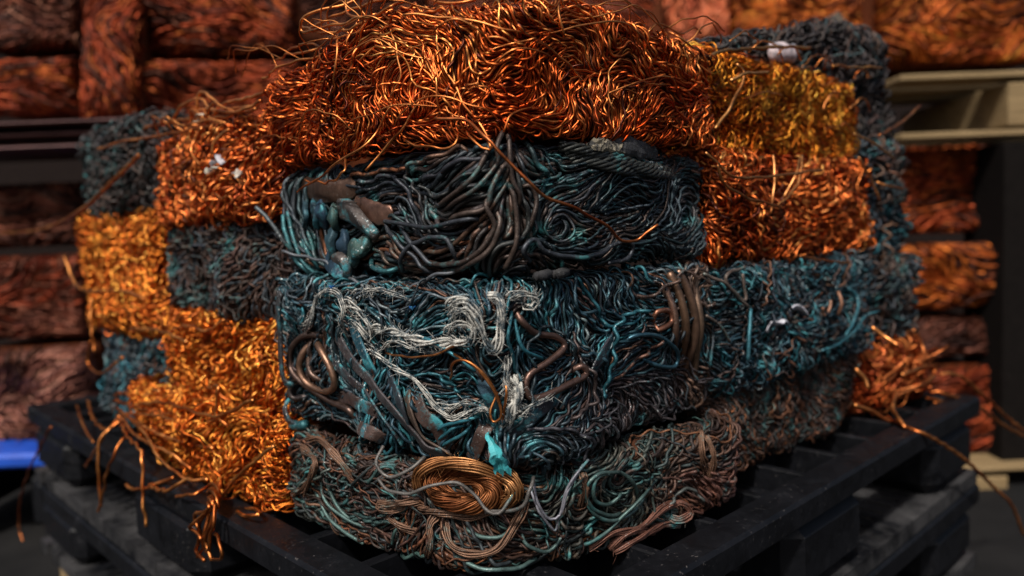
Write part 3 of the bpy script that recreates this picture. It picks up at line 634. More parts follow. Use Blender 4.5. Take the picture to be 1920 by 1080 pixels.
strands(ch1, c1, M_COPPER, .0021, CUG, [
    Z3((450, -20, -.05), (330, 25, -.02), (210, 62), (182, 110), (200, 132), (330, 100), (450, 70), (560, 30)), Z3((200, 130, -.02), (260, 95, -.02), (390, 40, -.02), (560, -15, -.03)),
    Z3((180, 100, -.02), (250, 132), (330, 130), (400, 112), (470, 80)), Z3((360, -20, -.02), (370, 40, -.02), (410, 75), (460, 70)), Z3((130, 205, -.02), (200, 180, -.02), (260, 190, -.01), (270, 200)),
    Z3((65, 260, -.01), (120, 225, -.01), (200, 215), (260, 190)), Z3((1222, -10, -.02), (1240, 60), (1262, 150, .008)), Z3((1240, 70, -.01), (1275, 35, -.02), (1300, 60, -.02), (1280, 100)),
    Z3((1300, 60, -.02), (1330, 75, -.02), (1370, 80, -.02), (1385, 62, -.02)), Z3((1410, 80, -.02), (1480, 75, -.02), (1530, 95, -.01), (1590, 105)), Z3((30, 320, .0), (70, 290, .01), (150, 255, .012), (270, 225)),
    Z3((330, 130, -.01), (335, 200, .01), (320, 290, .012), (330, 380)), Z3((1000, -10, -.03), (1040, 25, -.03), (1130, 40, -.02), (1210, 30, -.02)), Z3((700, -20, -.03), (740, 10, -.02), (820, 15, -.02), (900, -5, -.03)),
    Z3((600, 10, -.03), (560, 20, -.03), (520, 60, -.01), (580, 90)), Z3((1690, 130, -.01), (1740, 160), (1800, 200), (1840, 215))])
P, Nn = path(ch1, Z3((740, 480, .01), (870, 500, .015), (945, 560, .03), (1000, 630, .035), (1100, 730, .035), (1200, 810, .03), (1320, 860, .03), (1430, 920, .03), (1490, 985, .025), (1560, 980, .03), (1600, 950, .04), (1642, 920, .05)))
strand('loose_wire', c1, M_COPPER, P, Nn, .0024, (.6, .2, .07), 7, None, 'long copper strand hanging across the dark cables below', wob=.002)
# second bale
for k, (pts, R) in enumerate(((((240, 345), (238, 390), (252, 440)), .014), (((272, 335), (268, 390), (275, 445)), .015), (((318, 365), (315, 410), (330, 450)), .017), (((345, 370), (400, 395), (450, 440), (500, 490)), .024),
        (((318, 455), (305, 510), (320, 565)), .018), (((362, 480), (355, 520), (365, 560)), .016), (((455, 495), (420, 530), (385, 580)), .022), (((325, 600), (360, 595), (390, 640)), .022), (((200, 360), (205, 400), (200, 440)), .012), (((300, 580), (340, 625), (385, 620)), .02))):
    P, Nn = path(ch2, Z4(*pts), .019, n=14)
    strand('crushed_sheath', c2, M_STRAP, P, Nn, R * .74, ((.03, .075, .10), (.025, .06, .10), (.05, .10, .09), (.09, .075, .07))[k % 4], 12, .5, twist=(.6, -.5, .3, .9)[k % 4], wob=.002)
P, Nn = path(ch2, Z4((190, 285), (290, 305), (410, 285)), .014, n=16); crumple('sheet_scrap', c2, M_BRONZE, P, Nn, .020, (.12, .07, .05), 401, .16, .10, smooth=True)
P, Nn = path(ch2, Z4((400, 365), (470, 385), (560, 410)), .015, n=16); crumple('sheet_scrap', c2, M_BRONZE, P, Nn, .018, (.26, .14, .10), 411, .16, .10, smooth=True)
P, Nn = path(ch2, Z4((1350, 110), (1400, 112), (1500, 135)), .014, n=16); crumple('crusted_lump', c2, M_CRUST, P, Nn, .009, (.26, .23, .17), 421, .7, .6)
P, Nn = path(ch2, Z4((1430, 85), (1520, 115), (1640, 150)), .008, n=14); crumple('sheet_scrap', c2, M_CRUST, P, Nn, .014, (.05, .052, .06), 431, .3, .25)
for pts in (((1240, 120), (1330, 130), (1450, 160), (1580, 200), (1740, 225)), ((1260, 145), (1400, 160), (1520, 195), (1640, 230), (1740, 240)), ((1280, 170), (1390, 185), (1500, 215), (1600, 245))):
    P, Nn = path(ch2, Z4(*pts), .006); bundle('twisted_cable', c2, M_PATINA, P, Nn, .0055, 5, .0030, 14, (.06, .065, .06))
strands(ch2, c2, M_PATINA, .0034, (.055, .062, .075), [Z4((530, 420), (545, 470), (600, 530), (680, 610), (725, 640)), Z4((580, 425), (640, 520), (700, 590), (750, 605)), Z4((600, 625), (590, 580), (640, 520), (740, 490), (800, 530), (835, 615)),
    Z4((490, 420), (560, 430), (700, 450), (800, 430), (880, 415), (930, 420)), Z4((1120, 590), (1095, 540), (1140, 500), (1180, 550), (1290, 570), (1400, 560), (1500, 505), (1540, 520), (1530, 570), (1440, 600))], 'cable', .012, wob=.001)
strands(ch2, c2, M_PATINA, .0038, (.085, .06, .05), [Z4((1010, 60), (985, 120), (985, 190), (900, 290), (810, 350), (760, 390)), Z4((1030, 70), (1040, 150), (1050, 260), (1080, 330), (1060, 400)), Z4((960, 95), (940, 160), (880, 250), (790, 330), (730, 370)),
    Z4((780, 420), (850, 395), (940, 370), (960, 300), (1010, 200), (1030, 210), (1000, 300)), Z4((1010, 240), (1045, 300), (1060, 350), (1070, 420), (1060, 520), (1020, 620)), Z4((980, 380), (1000, 440), (960, 530), (880, 600), (760, 640)),
    Z4((1080, 290), (1120, 280), (1150, 340), (1130, 420), (1100, 500)), Z4((960, 330), (940, 360), (975, 450), (900, 560), (800, 600), (600, 600))], 'cable', .012, wob=.001)
strands(ch2, c2, M_TEAL, .0042, (.04, .15, .17), [Z4((110, 400, .004), (120, 470), (160, 580), (230, 640)), Z4((130, 385, .004), (150, 480), (190, 590), (260, 650)), Z4((190, 470), (205, 540), (260, 620)), Z4((470, 580), (480, 610), (530, 630), (580, 620))], 'cable', .010, wob=.001)
P, Nn = path(ch2, Z4((110, 550, .02), (200, 570), (285, 592), (305, 615), (320, 640), (390, 658), (440, 690), (560, 718, .01), (650, 690), (720, 650), (850, 620)), .016); strand('silver_wire', c2, M_BRONZE, P, Nn, .0026, (.30, .32, .34), wob=.002)
P, Nn = path(ch2, Z4((0, 365, .05), (60, 430, .04), (110, 500, .03), (152, 552, .015))); strand('bent_rod', c2, M_PATINA, P, Nn, .004, (.10, .12, .13), wob=.001)
for x, y in ((1170, 648), (1240, 640)):
    P, Nn = path(ch2, Z4((x - 22, y + 4), (x, y), (x + 28, y - 8)), .014, n=8); strand('metal_nut', c2, M_CRUST, P, Nn, .0075, (.03, .03, .035), 6)
# third bale
CH = (.60, .59, .54)
for pts, R, n, fz in ((((205, 290), (228, 262), (240, 195), (268, 150), (310, 140), (345, 172), (358, 225), (350, 275), (378, 335)), .0050, 3, 260), (((365, 180), (420, 232), (462, 292), (455, 338), (420, 290), (380, 250)), .0058, 3, 240),
        (((440, 350), (500, 410), (560, 460), (640, 500), (690, 560), (740, 622), (800, 662), (860, 645), (930, 622), (960, 650)), .0048, 4, 200), (((470, 300), (580, 318), (680, 350), (760, 362), (840, 345)), .0075, 6, 420),
        (((790, 205), (850, 185), (890, 230), (920, 300), (940, 360), (970, 392), (1000, 350), (1006, 250), (992, 170), (950, 160)), .0068, 5, 520), (((775, 315), (830, 280), (885, 300), (872, 345), (815, 350), (790, 320)), .0056, 4, 260),
        (((1030, 172), (1090, 155), (1142, 180), (1120, 208), (1095, 195)), .0056, 4, 220), (((1060, 490), (1070, 560), (1050, 640), (1020, 690)), .0095, 8, 240), (((1030, 410), (1018, 500), (1040, 570), (1045, 640)), .0044, 4, 160),
        (((740, 600), (800, 622), (850, 602), (910, 612), (955, 655)), .0044, 3, 120), (((1215, 565), (1150, 600), (1080, 635), (1000, 705)), .0040, 3, 160), (((400, 152), (500, 140), (570, 160), (635, 186)), .0044, 3, 180),
        (((800, 240), (850, 225), (880, 260), (905, 310)), .0060, 4, 200), (((480, 410), (560, 350), (640, 380), (760, 400)), .0036, 3, 120)):
    P, Nn = path(ch3, Z5(*pts), .019); bundle('frayed_rope', c3, M_ROPE, P, Nn, R * .66, n + 1, R * .21, 7, CH, fz // 2, swell=.5, jit=.6)
for pts, w, c, tw in ((((310, 290), (400, 440), (480, 530), (560, 630), (640, 720), (700, 790), (790, 815)), .0105, (.085, .075, .08), .5), (((390, 230), (415, 340), (450, 420), (490, 490)), .0125, (.03, .12, .17), .3), (((620, 555), (632, 650), (690, 750), (800, 815)), .010, (.13, .09, .07), .9),
        (((660, 570), (690, 660), (740, 700), (785, 790)), .0125, (.11, .07, .06), -.6), (((330, 570), (420, 605), (525, 645)), .0115, (.09, .06, .055), .2), (((540, 480), (575, 565), (600, 640), (640, 740)), .0120, (.05, .06, .075), .5), (((915, 500), (950, 570), (985, 650)), .0095, (.04, .09, .13), .3),
        (((880, 832), (925, 730), (950, 690)), .0105, (.10, .06, .05), .2), (((1050, 725), (1130, 650), (1245, 570)), .0115, (.055, .055, .07), .4), (((1375, 490), (1410, 420), (1462, 330)), .010, (.05, .05, .065), .3), (((420, 660), (460, 720), (520, 750)), .011, (.11, .07, .06), -.5),
        (((300, 420), (380, 500), (470, 590), (540, 690), (600, 770)), .0095, (.06, .06, .07), .8)):
    P, Nn = path(ch3, Z5(*pts), .013); strand('flat_strap', c3, M_STRAP, P, Nn, w, c, 12, .2, twist=tw)
P, Nn = path(ch3, Z5((950, 720), (972, 780), (990, 830), (1010, 880)), .026, n=16); 
T_ = np.gradient(P, axis=0); T_ /= np.linalg.norm(T_, axis=1, keepdims=True); B_ = np.cross(T_, Nn); tt = np.linspace(0, 1, 16)[:, None, None]; ww = np.linspace(-1, 1, 9)[None, :, None]
ed = .0045 + .0085 * tt + .0016 * np.sin(tt * 23) * np.sign(ww); G_ = P[:, None] + B_[:, None] * ww * ed * U + Nn[:, None] * (.004 * np.abs(ww) - .005 * (tt > .55) * np.sin(ww * 4) * tt + .002 * np.sin(tt * 14)) * U
G_[-1] += T_[-1] * (np.array([0, .012, .004, -.004, .006, .012, .003, -.006, .0])[:, None]) * U
mb = MB(); mb.sheet(G_, (.05, .36, .40)); mb.sheet((G_ - Nn[:, None] * .0012 * U)[:, ::-1], (.04, .25, .28)); mb.build('teal_strip', M_TEALSTRIP, c3, smooth=False)
for pts, r, c in ((((235, 345), (190, 400), (178, 470), (220, 530), (290, 555), (322, 525), (300, 450), (262, 380), (245, 340)), .0060, (.26, .15, .10)), (((280, 325), (200, 325), (150, 370), (140, 450), (180, 510), (300, 590), (380, 630), (420, 680)), .0058, (.13, .085, .07)),
        (((1060, 220), (1090, 270), (1140, 315), (1230, 332), (1262, 372), (1200, 430), (1115, 490), (1108, 560), (1150, 582), (1280, 525), (1350, 485), (1335, 450), (1290, 470)), .0050, (.17, .10, .08)), (((210, 575), (150, 580), (140, 540), (160, 470)), .0055, (.10, .08, .075)),
        (((215, 400), (225, 480), (290, 520)), .005, (.15, .10, .08)), (((1690, 70), (1738, 180), (1758, 300), (1738, 440)), .0072, (.24, .14, .09)), (((1725, 60), (1770, 150), (1797, 260), (1785, 380), (1750, 470)), .0072, (.22, .13, .09)), (((1660, 110), (1705, 210), (1715, 320), (1700, 400)), .0064, (.19, .11, .08)),
        (((1790, 80), (1812, 220), (1806, 370), (1790, 500)), .0068, (.20, .13, .09)), (((1620, 270), (1640, 230), (1690, 225), (1700, 270), (1650, 300), (1625, 280)), .0042, (.30, .13, .08)), (((1500, 350), (1560, 325), (1650, 330), (1725, 395), (1715, 450), (1650, 450), (1580, 420)), .0036, (.06, .15, .2))):
    P, Nn = path(ch3, Z5(*pts), .010); strand('bent_tube', c3, M_BRONZE, P, Nn, r, c, 9)
strands(ch3, c3, M_COPPER, .0017, (.75, .30, .10), [Z5((790, 390), (880, 440), (950, 520), (990, 590), (1002, 660), (970, 682), (958, 630), (990, 560)), Z5((795, 500), (800, 450), (850, 430), (930, 480), (1000, 610)), Z5((530, 400), (700, 410), (850, 350)), Z5((1020, 500), (1025, 570), (1010, 680))], lift=.026)
strands(ch3, c3, M_TEAL, .0026, (.04, .20, .26), [Z5((720, 730), (780, 690), (870, 670), (920, 650)), Z5((735, 760), (800, 710), (860, 690)), Z5((745, 780), (830, 740), (880, 690)), Z5((1040, 230), (1035, 350), (1060, 470)), Z5((1060, 260), (1090, 380), (1170, 420)), Z5((640, 330), (700, 340), (800, 400), (900, 470))], 'cable', .018)
P, Nn = path(ch3, Z5((150, 690, .02), (175, 695, .02), (205, 690, .02)), n=8); strand('cable_stub', c3, M_TEAL, P, Nn, .009, (.03, .14, .16), 10)
for pts in (((100, 150, .03), (92, 200), (100, 350), (112, 500), (150, 532, .02)), ((130, 590), (118, 630), (140, 680), (190, 700))):
    P, Nn = path(ch3, Z5(*pts), .028); strand('flat_strap', c3, M_STRAP, P, Nn, .008, (.05, .05, .055), 12, .35, twist=.3)
for x, y in ((310, 122), (640, 208)):
    P, Nn = path(ch3, Z5((x - 14, y), (x, y + 4), (x + 14, y - 2)), .024, n=6); crumple('blue_scrap', c3, M_STRAP, P, Nn, .0028, (.02, .16, .55), 520, .3, .5)
# bottom bale
for (f0, f1, turns, R, lf, n_) in ((.98, .93, 1.06, .0118, .020, 40), (.58, .53, 1.06, .0085, .012, 28)):
    sp = []
    for k in range(40):
        t = k / 39; a = 2.9 + t * 6.283 * turns; f = f0 + (f1 - f0) * t; sp.append((812 + 132 * f * math.cos(a) - 14 * (1 - f), 320 + 76 * f * math.sin(a) + 16 * f * math.cos(a) + 16 * (1 - f), lf + .010 * math.sin(a + .6)))
    P, Nn = path(ch4, Z6(*sp), n=130); bundle('coiled_copper_bundle', c4, M_COPPER_DULL, P, Nn, R, n_, .0016, 7, (.25, .092, .032), jit=.12)
for pts, R in ((((960, 260), (1000, 300), (1010, 350), (960, 390)), .013), (((632, 320), (640, 262), (720, 226), (850, 238), (950, 285)), .009)):
    P, Nn = path(ch4, Z6(*pts), .030); bundle('copper_bundle', c4, M_COPPER_DULL, P, Nn, R, 26, .0014, 3, (.55, .27, .11), 60, jit=.1)
strands(ch4, c4, M_BROWN, .0028, (.16, .15, .14), [Z6((480, 285), (530, 342), (650, 328), (780, 300), (850, 350), (900, 405), (960, 412), (1025, 330)), Z6((1085, 280), (1070, 330), (1040, 400), (900, 420)), Z6((500, 160), (470, 230), (520, 280), (600, 250), (660, 200))], 'cable', .046)
strands(ch4, c4, M_BROWN, .0020, (.24, .24, .28), [Z6((1080, 280), (1100, 370), (1140, 440), (1185, 430), (1215, 340), (1250, 270), (1300, 215)), Z6((1075, 330), (1110, 420), (1170, 488), (1190, 430), (1225, 330), (1280, 230))], 'silver_wire', .03)
for pts in [Z6((640, 375), (560, 382), (480, 390), (520, 405), (600, 395)), Z6((715, 425), (680, 470), (685, 540), (670, 590)), Z6((740, 440), (760, 540), (840, 580), (950, 555), (1030, 440), (1070, 350)), Z6((640, 400), (720, 420), (860, 430), (1000, 390)),
    Z6((1275, 265), (1290, 330), (1270, 400)), Z6((1760, 120), (1790, 200), (1770, 290)), Z6((1740, 100), (1745, 190), (1760, 260)), Z6((200, 130), (260, 140), (330, 220), (400, 320)), Z6((180, 160), (230, 230), (190, 320), (140, 350)),
    Z6((500, 410), (560, 470), (640, 500))]:
    P, Nn = path(ch4, pts, .012); bundle('strand_lock', c4, M_BROWN, P, Nn, .0055, 12, .0013, 2.5, (.22, .12, .075), 10, jit=.3, swell=.3)
strands(ch4, c4, M_PATINA, .0030, (.10, .17, .16), [Z6((250, 290), (270, 370), (360, 450), (450, 480)), Z6((270, 270), (320, 400), (420, 480)), Z6((230, 330), (290, 450), (420, 540)), Z6(*ell(1370, 330, 55, 62, n=12, a1=5.6)), Z6(*ell(1390, 345, 100, 85, n=12, a0=1, a1=6.4)), Z6((1250, 560), (1380, 490), (1500, 370), (1590, 270)),
    Z6((780, 590), (880, 640), (1000, 640), (1100, 600)), Z6((820, 480), (900, 520), (980, 500), (1040, 420)), Z6((1040, 470), (1060, 550), (1150, 570), (1200, 500)), Z6((1250, 300), (1330, 430), (1440, 440), (1530, 340))], 'cable', .012)
for pts in [Z6((1380, 560), (1440, 510), (1500, 490), (1560, 500)), Z6((1400, 570), (1480, 530), (1580, 470), (1660, 470)), Z6((1300, 560), (1400, 500), (1500, 480), (1600, 400), (1680, 370)), Z6((1600, 400), (1660, 380), (1700, 420), (1650, 450), (1600, 430))]:
    P, Nn = path(ch4, pts, .010); bundle('strand_lock', c4, M_BROWN, P, Nn, .0050, 12, .0013, 2.5, (.26, .115, .08), 10, jit=.3, swell=.3)

# strands of the side bales
chs = Chart(-1.9, 1.6, -.6, .4, bulge=0)
strands(chs, bale_l1, M_COPPER, .0050, (.93, .38, .13), [[(0, 438, .05), (80, 430, .05), (150, 395, .05), (200, 350, .03), (262, 290, .0)]], label='long copper strand reaching out to the left')
strands(chs, bale_l1, M_COPPER, .0036, CUG, [[(185, 280, .05), (230, 265, .03), (280, 258, .01), (400, 235, 0)], [(380, 240, .02), (365, 262, .02), (360, 285, .03), (375, 310, .02)], [(430, 242, .01), (405, 262, .02), (398, 290, .025)], [(320, 230, 0), (340, 200, 0), (375, 185, 0), (400, 205, 0), (470, 200, 0)],
    [(400, 215, 0), (420, 195, 0), (480, 180, 0), (500, 170, 0)], [(350, 225, 0), (380, 205, 0), (440, 210, .01), (490, 190, .01)], [(370, 215, 0), (378, 172, 0), (420, 205, 0)], [(270, 240, 0), (330, 226, 0), (400, 222, 0), (480, 205, 0)]])
fan = [Z2((430, 420, .09), (520, 450, .09), (640, 470, .08), (760, 440, .07)), Z2((450, 480, .10), (520, 560, .12), (620, 610, .12), (720, 680, .1)), Z2((440, 490, .10), (400, 540, .13), (370, 590, .14), (320, 670, .14)), Z2((450, 500, .1), (380, 560, .14), (368, 650, .15), (378, 820, .15)),
       Z2((465, 560, .12), (420, 640, .15), (395, 720, .15), (372, 838, .15)), Z2((440, 480, .1), (480, 560, .13), (530, 620, .14), (535, 780, .15), (548, 890, .15)), Z2((460, 470, .1), (560, 530, .11), (660, 570, .1), (800, 600, .09)), Z2((430, 400, .08), (470, 395, .08), (520, 410, .08), (600, 380, .07)),
       Z2((330, 420, .06), (350, 490, .1), (400, 530, .12), (450, 480, .1)), Z2((288, 440, .1), (310, 510, .13), (350, 580, .14)), Z2((450, 470, .1), (600, 480, .1), (720, 520, .09), (860, 470, .08)), Z2((440, 450, .1), (540, 540, .12), (600, 640, .13), (700, 720, .12)),
       Z2((470, 740, .15), (510, 755, .15), (560, 745, .14), (650, 710, .12)), Z2((560, 740, .14), (620, 760, .15), (700, 720, .13), (780, 720, .11)), Z2((660, 780, .14), (720, 775, .14), (780, 745, .11)), Z2((890, 840, .1), (930, 855, .11), (975, 850, .1), (960, 830, .08), (900, 830, .08)),
       Z2((820, 800, .12), (870, 730, .12), (930, 670, .11), (1030, 590, .09)), Z2((640, 160, .03), (700, 140, .04), (780, 160, .04), (840, 120, .03)), Z2((490, 150, .04), (600, 160, .04), (700, 200, .04)), Z2((780, 380, .08), (820, 370, .09), (810, 470, .09), (850, 520, .08)), Z2((500, 440, .09), (620, 430, .09), (800, 480, .09), (950, 420, .08))]
strands(chs, bale_l4, M_COPPER, .0034, (.94, .38, .11), fan, wob=.0016)
strands(chs, bale_l4, M_COPPER, .0034, (.6, .2, .07), [Z2((190, 520, .17), (150, 600, .17), (110, 680, .17), (75, 800, .17), (72, 900, .17), (84, 948, .17))], wob=.002)
P, Nn = path(chs, Z2((800, 745, .1), (800, 790, .14), (800, 830, .15)), n=14); bundle('hanging_knot', bale_l4, M_COPPER, P, Nn, .012, 8, .0034, 6, (.75, .28, .08))
strands(chs, bale_l4, M_COPPER, .0034, (.55, .2, .06), [Z2((800, 800, .15), (760, 840, .16), (730, 860, .16), (745, 920, .16), (735, 980, .16), (770, 1020, .16)), Z2((790, 810, .15), (770, 880, .16), (775, 960, .16), (790, 1018, .16)), Z2((805, 810, .15), (800, 880, .16), (790, 950, .16), (770, 990, .16)),
    Z2((795, 820, .15), (735, 870, .17), (720, 900, .17), (750, 940, .17)), Z2((810, 820, .15), (785, 900, .16), (765, 960, .16), (745, 1010, .16)), Z2((800, 930, .16), (825, 950, .16), (832, 1005, .16), (800, 1020, .16)), Z2((780, 830, .15), (750, 900, .16), (760, 980, .16))], wob=.003)
strands(chs, bale_f2, M_COPPER, .0042, (.85, .35, .1), [[(172, 560, .02), (170, 600, .03), (175, 640, .03), (178, 660, .03)], [(120, 480, .03), (150, 540, .03), (230, 545, .03), (270, 560, .02)], [(170, 640, .03), (165, 680, .03), (190, 700, .03), (230, 670, .03)]])
# right side
strands(chs, bale_r2, M_COPPER, .0026, (.80, .35, .12), [[(1322, 285, .02), (1350, 310, .03), (1380, 332, .04), (1450, 330, .04), (1540, 318, .05)], [(1345, 310, .03), (1360, 345, .03), (1400, 370, .03), (1465, 388, .04)], [(1500, 295, .02), (1490, 330, .03), (1470, 370, .02)], [(1505, 290, .02), (1495, 345, .03), (1460, 385, .02)],
    [(1450, 290, .01), (1452, 340, .02), (1445, 400, .02)], [(1610, 295, .02), (1630, 330, .03), (1650, 375, .04)], [(1500, 480, .01), (1545, 488, .02), (1588, 493, .03)]])
strands(chs, bale_r1, M_COPPER, .0030, (.85, .42, .14), [[(1330, 105, 0), (1360, 95, 0), (1460, 88, .0), (1520, 90, 0)], [(1560, 122, .01), (1600, 126, .02), (1652, 126, .04)], [(1370, 150, .02), (1400, 138, .03), (1440, 136, .03)], [(1600, 250, .02), (1640, 270, .04), (1675, 295, .05)], [(1645, 340, .03), (1670, 350, .05), (1695, 353, .05)], [(1380, 120, 0), (1395, 140, .01), (1370, 200, .012), (1340, 240, .01)]])
strands(chs, bale_q1, M_COPPER, .0036, (.5, .2, .08), [[(1648, 255, .04), (1690, 230, .05), (1725, 198, .06)]])
strands(chs, bale_q5, M_COPPER, .0050, (.93, .36, .11), [Z8((690, 545, .03), (760, 580, .10), (835, 610, .14), (950, 685, .16), (1060, 790, .17), (1110, 840, .18), (1150, 940, .18)), Z8((830, 455, .04), (900, 470, .08), (1000, 510, .1), (1080, 570, .12), (1152, 608, .14)), Z8((870, 398, .04), (930, 402, .07), (1010, 465, .1), (1090, 540, .12), (1152, 590, .14)),
    Z8((580, 500, .03), (650, 530, .05), (700, 560, .07)), Z8((720, 460, .04), (710, 520, .06), (750, 575, .1)), Z8((640, 240, .05), (680, 270, .07), (725, 302, .1)), Z8((585, 380, .03), (610, 410, .04), (625, 445, .05)), Z8((740, 400, .04), (830, 370, .05), (850, 400, .06), (800, 440, .06)), Z8((820, 480, .04), (880, 490, .07), (890, 500, .07), (850, 495, .07))], wob=.0015)
strands(chs, bale_r3, M_TEAL, .0038, (.035, .14, .18), [Z8((470, 320, .03), (540, 290, .04), (590, 240, .05), (620, 200, .05), (660, 190, .06)), Z8((560, 110, .02), (590, 140, .03), (585, 200, .04), (550, 270, .04)), Z8((230, 180, .02), (225, 260, .03), (220, 350, .03))], 'cable')
strands(chs, bale_r3, M_BROWN, .0036, (.32, .16, .10), [Z8((525, 120, .03), (535, 160, .04), (525, 200, .03)), Z8((500, 150, .03), (490, 190, .03)), Z8((470, 175, .03), (480, 200, .03))], 'cable')
strands(chs, bale_r3, M_BROWN, .0030, (.17, .13, .11), [Z8((70, 60, .01), (140, 90, .02), (210, 150, .02), (200, 60, .02)), Z8((210, 40, .01), (150, 60, .02), (160, 110, .02), (220, 170, .02)), Z8((80, 200, .02), (130, 240, .02), (160, 290, .02))], 'cable')
M_SCRAP = wire_mat('pale_scrap', .0, (.4, .6), ((.25, .25, .28), (.12, .12, .13)), 60, (.5, .6), 0, .4, .4)
for (cx, cy, root, R, c) in ((1495, 585, bale_r3, .016, (.62, .62, .70)), (1455, 608, bale_r3, .014, (.55, .55, .62)), (408, 302, bale_l1, .012, (.5, .5, .55)), (398, 318, bale_l1, .011, (.75, .72, .6)), (445, 326, bale_l1, .010, (.6, .55, .48)), (372, 222, bale_l1, .006, (.5, .4, .3))):
    P, Nn = path(chs, [(cx - 12, cy + 6), (cx, cy), (cx + 13, cy - 6)], .012, n=12); strand('pale_scrap', root, M_SCRAP, P, Nn, R * .6, c, 10, .2, twist=2.2, wob=.006)

# springy hairs standing off the edges of the copper bales
def hairs(ch, root, spans, n, rad, seed, col, up=.05, out=.03, length=(.08, .26)):
    rg = np.random.default_rng(seed)
    for k in range(n):
        ua, ub, va, vb = spans[k % len(spans)]; u0 = rg.uniform(ua, ub); v0 = rg.uniform(va, vb); L = rg.uniform(*length); sg = rg.choice((-1, 1))
        t = np.array([0, .25, .5, .75, 1.0]); arc = np.sin(t * math.pi * rg.uniform(.7, 1.05))
        q = catmull(np.c_[u0 + sg * L * t + rg.normal(0, .008, 5), v0 + up * rg.uniform(.3, 1.1) * arc + rg.normal(0, .005, 5), -.004 + out * rg.uniform(.2, 1.2) * arc], 30)
        P, Nn = skin(ch, q[:, 0], q[:, 1], q[:, 2], 0.0); strand('loose_wire', root, M_COPPER, P, Nn, rad * rg.uniform(.8, 1.2), np.array(col) * rg.uniform(.7, 1.05), 6, wob=.0012)
hairs(ch1, c1, [(-.52, -.2, z0 + .0, z0 + .02), (-.25, .1, z0 + .02, z0 + .045), (.05, .45, z0 + .0, z0 + .03), (-.5, .45, z1 + .01, z1 + .05), (-.45, .45, z1 + .04, z0 - .02)], 45, .0012, 5, CUG)
hairs(chs, bale_l1, [(-1.15, -.65, lt - .01, lt + .01), (-1.15, -.65, lm1 + .01, lt - .03)], 16, .0020, 6, CUG, .04, .03, (.06, .18))
hairs(chs, bale_l4, [(-1.2, -.65, z4 + .01, z4 + .04), (-1.2, -.65, z4 + .05, lm3)], 16, .0020, 7, (.94, .42, .10), .04, .05, (.08, .22))
hairs(chs, bale_r1, [(.6, 1.15, rt - .01, rt + .005), (.6, 1.15, r1 + .01, rt - .03)], 12, .0016, 8, CUG, .03, .02, (.06, .16))
hairs(chs, bale_q5, [(1.25, 1.5, z4 + .02, q4 - .01)], 12, .0026, 9, CU, .05, .08, (.08, .2))

# a pale stone and a wooden wedge lying on the right bales
P, Nn = path(chs, [(1444, 98, -.05), (1465, 98, -.05), (1488, 100, -.05)], n=12)
o = crumple('plastic_scrap', None, M_SCRAP, P, Nn, .019, (.60, .50, .52), 640, .6, .2, smooth=True); o['label'] = 'pale pinkish scrap lying on top of the golden bale'; o['category'] = 'scrap'

# ------------------------------------------------------------------ background: stacked bales, racks, added dark backdrop wall
class Flat:
    """front face of a bale in the rows behind, in units, seen square on"""
    def __init__(s, x0, x1, z0, z1, y, r, seed, bulge=.04): s.a = (x0, x1, z0, z1, y, r); s.n = Noise(seed, 2.2); s.m = Noise(seed + 3, 6); s.b = bulge; s.dom = (x0, x1, z0, z1)
    def __call__(s, u, v, d=0.0):
        x0, x1, z0, z1, y, r = s.a; u = np.asarray(u, float); v = np.asarray(v, float); e = np.minimum(np.minimum(u - x0, x1 - u), np.minimum(v - z0, z1 - v))
        k = np.clip(1 - e / r, 0, 1); dd = d - r * (1 - np.sqrt(np.clip(1 - k * k, 0, 1))) + s.b * (s.n(u, v) + .5 * s.m(u, v))
        P = np.stack([u, y - dd, v], -1) * U; P[..., 2] += ZC; Nn = np.zeros_like(P); Nn[..., 1] = -1; return P, Nn
M_BGC = wire_mat('weathered_copper_wire', .75, (.4, .6), var=.6, tarnish=(.35, .25, .22))
BG = [((.50, .09, .026), 4), ((.34, .06, .02), 3), ((.70, .18, .04), 1.4), ((.11, .035, .02), 2.5)]
BGO = [((.80, .22, .035), 4), ((.62, .14, .025), 3), ((.90, .33, .05), 1.4), ((.18, .045, .015), 2.2)]
BGB = [((.27, .085, .048), 4), ((.18, .06, .036), 3), ((.40, .19, .12), 1.0), ((.08, .035, .028), 2.5)]
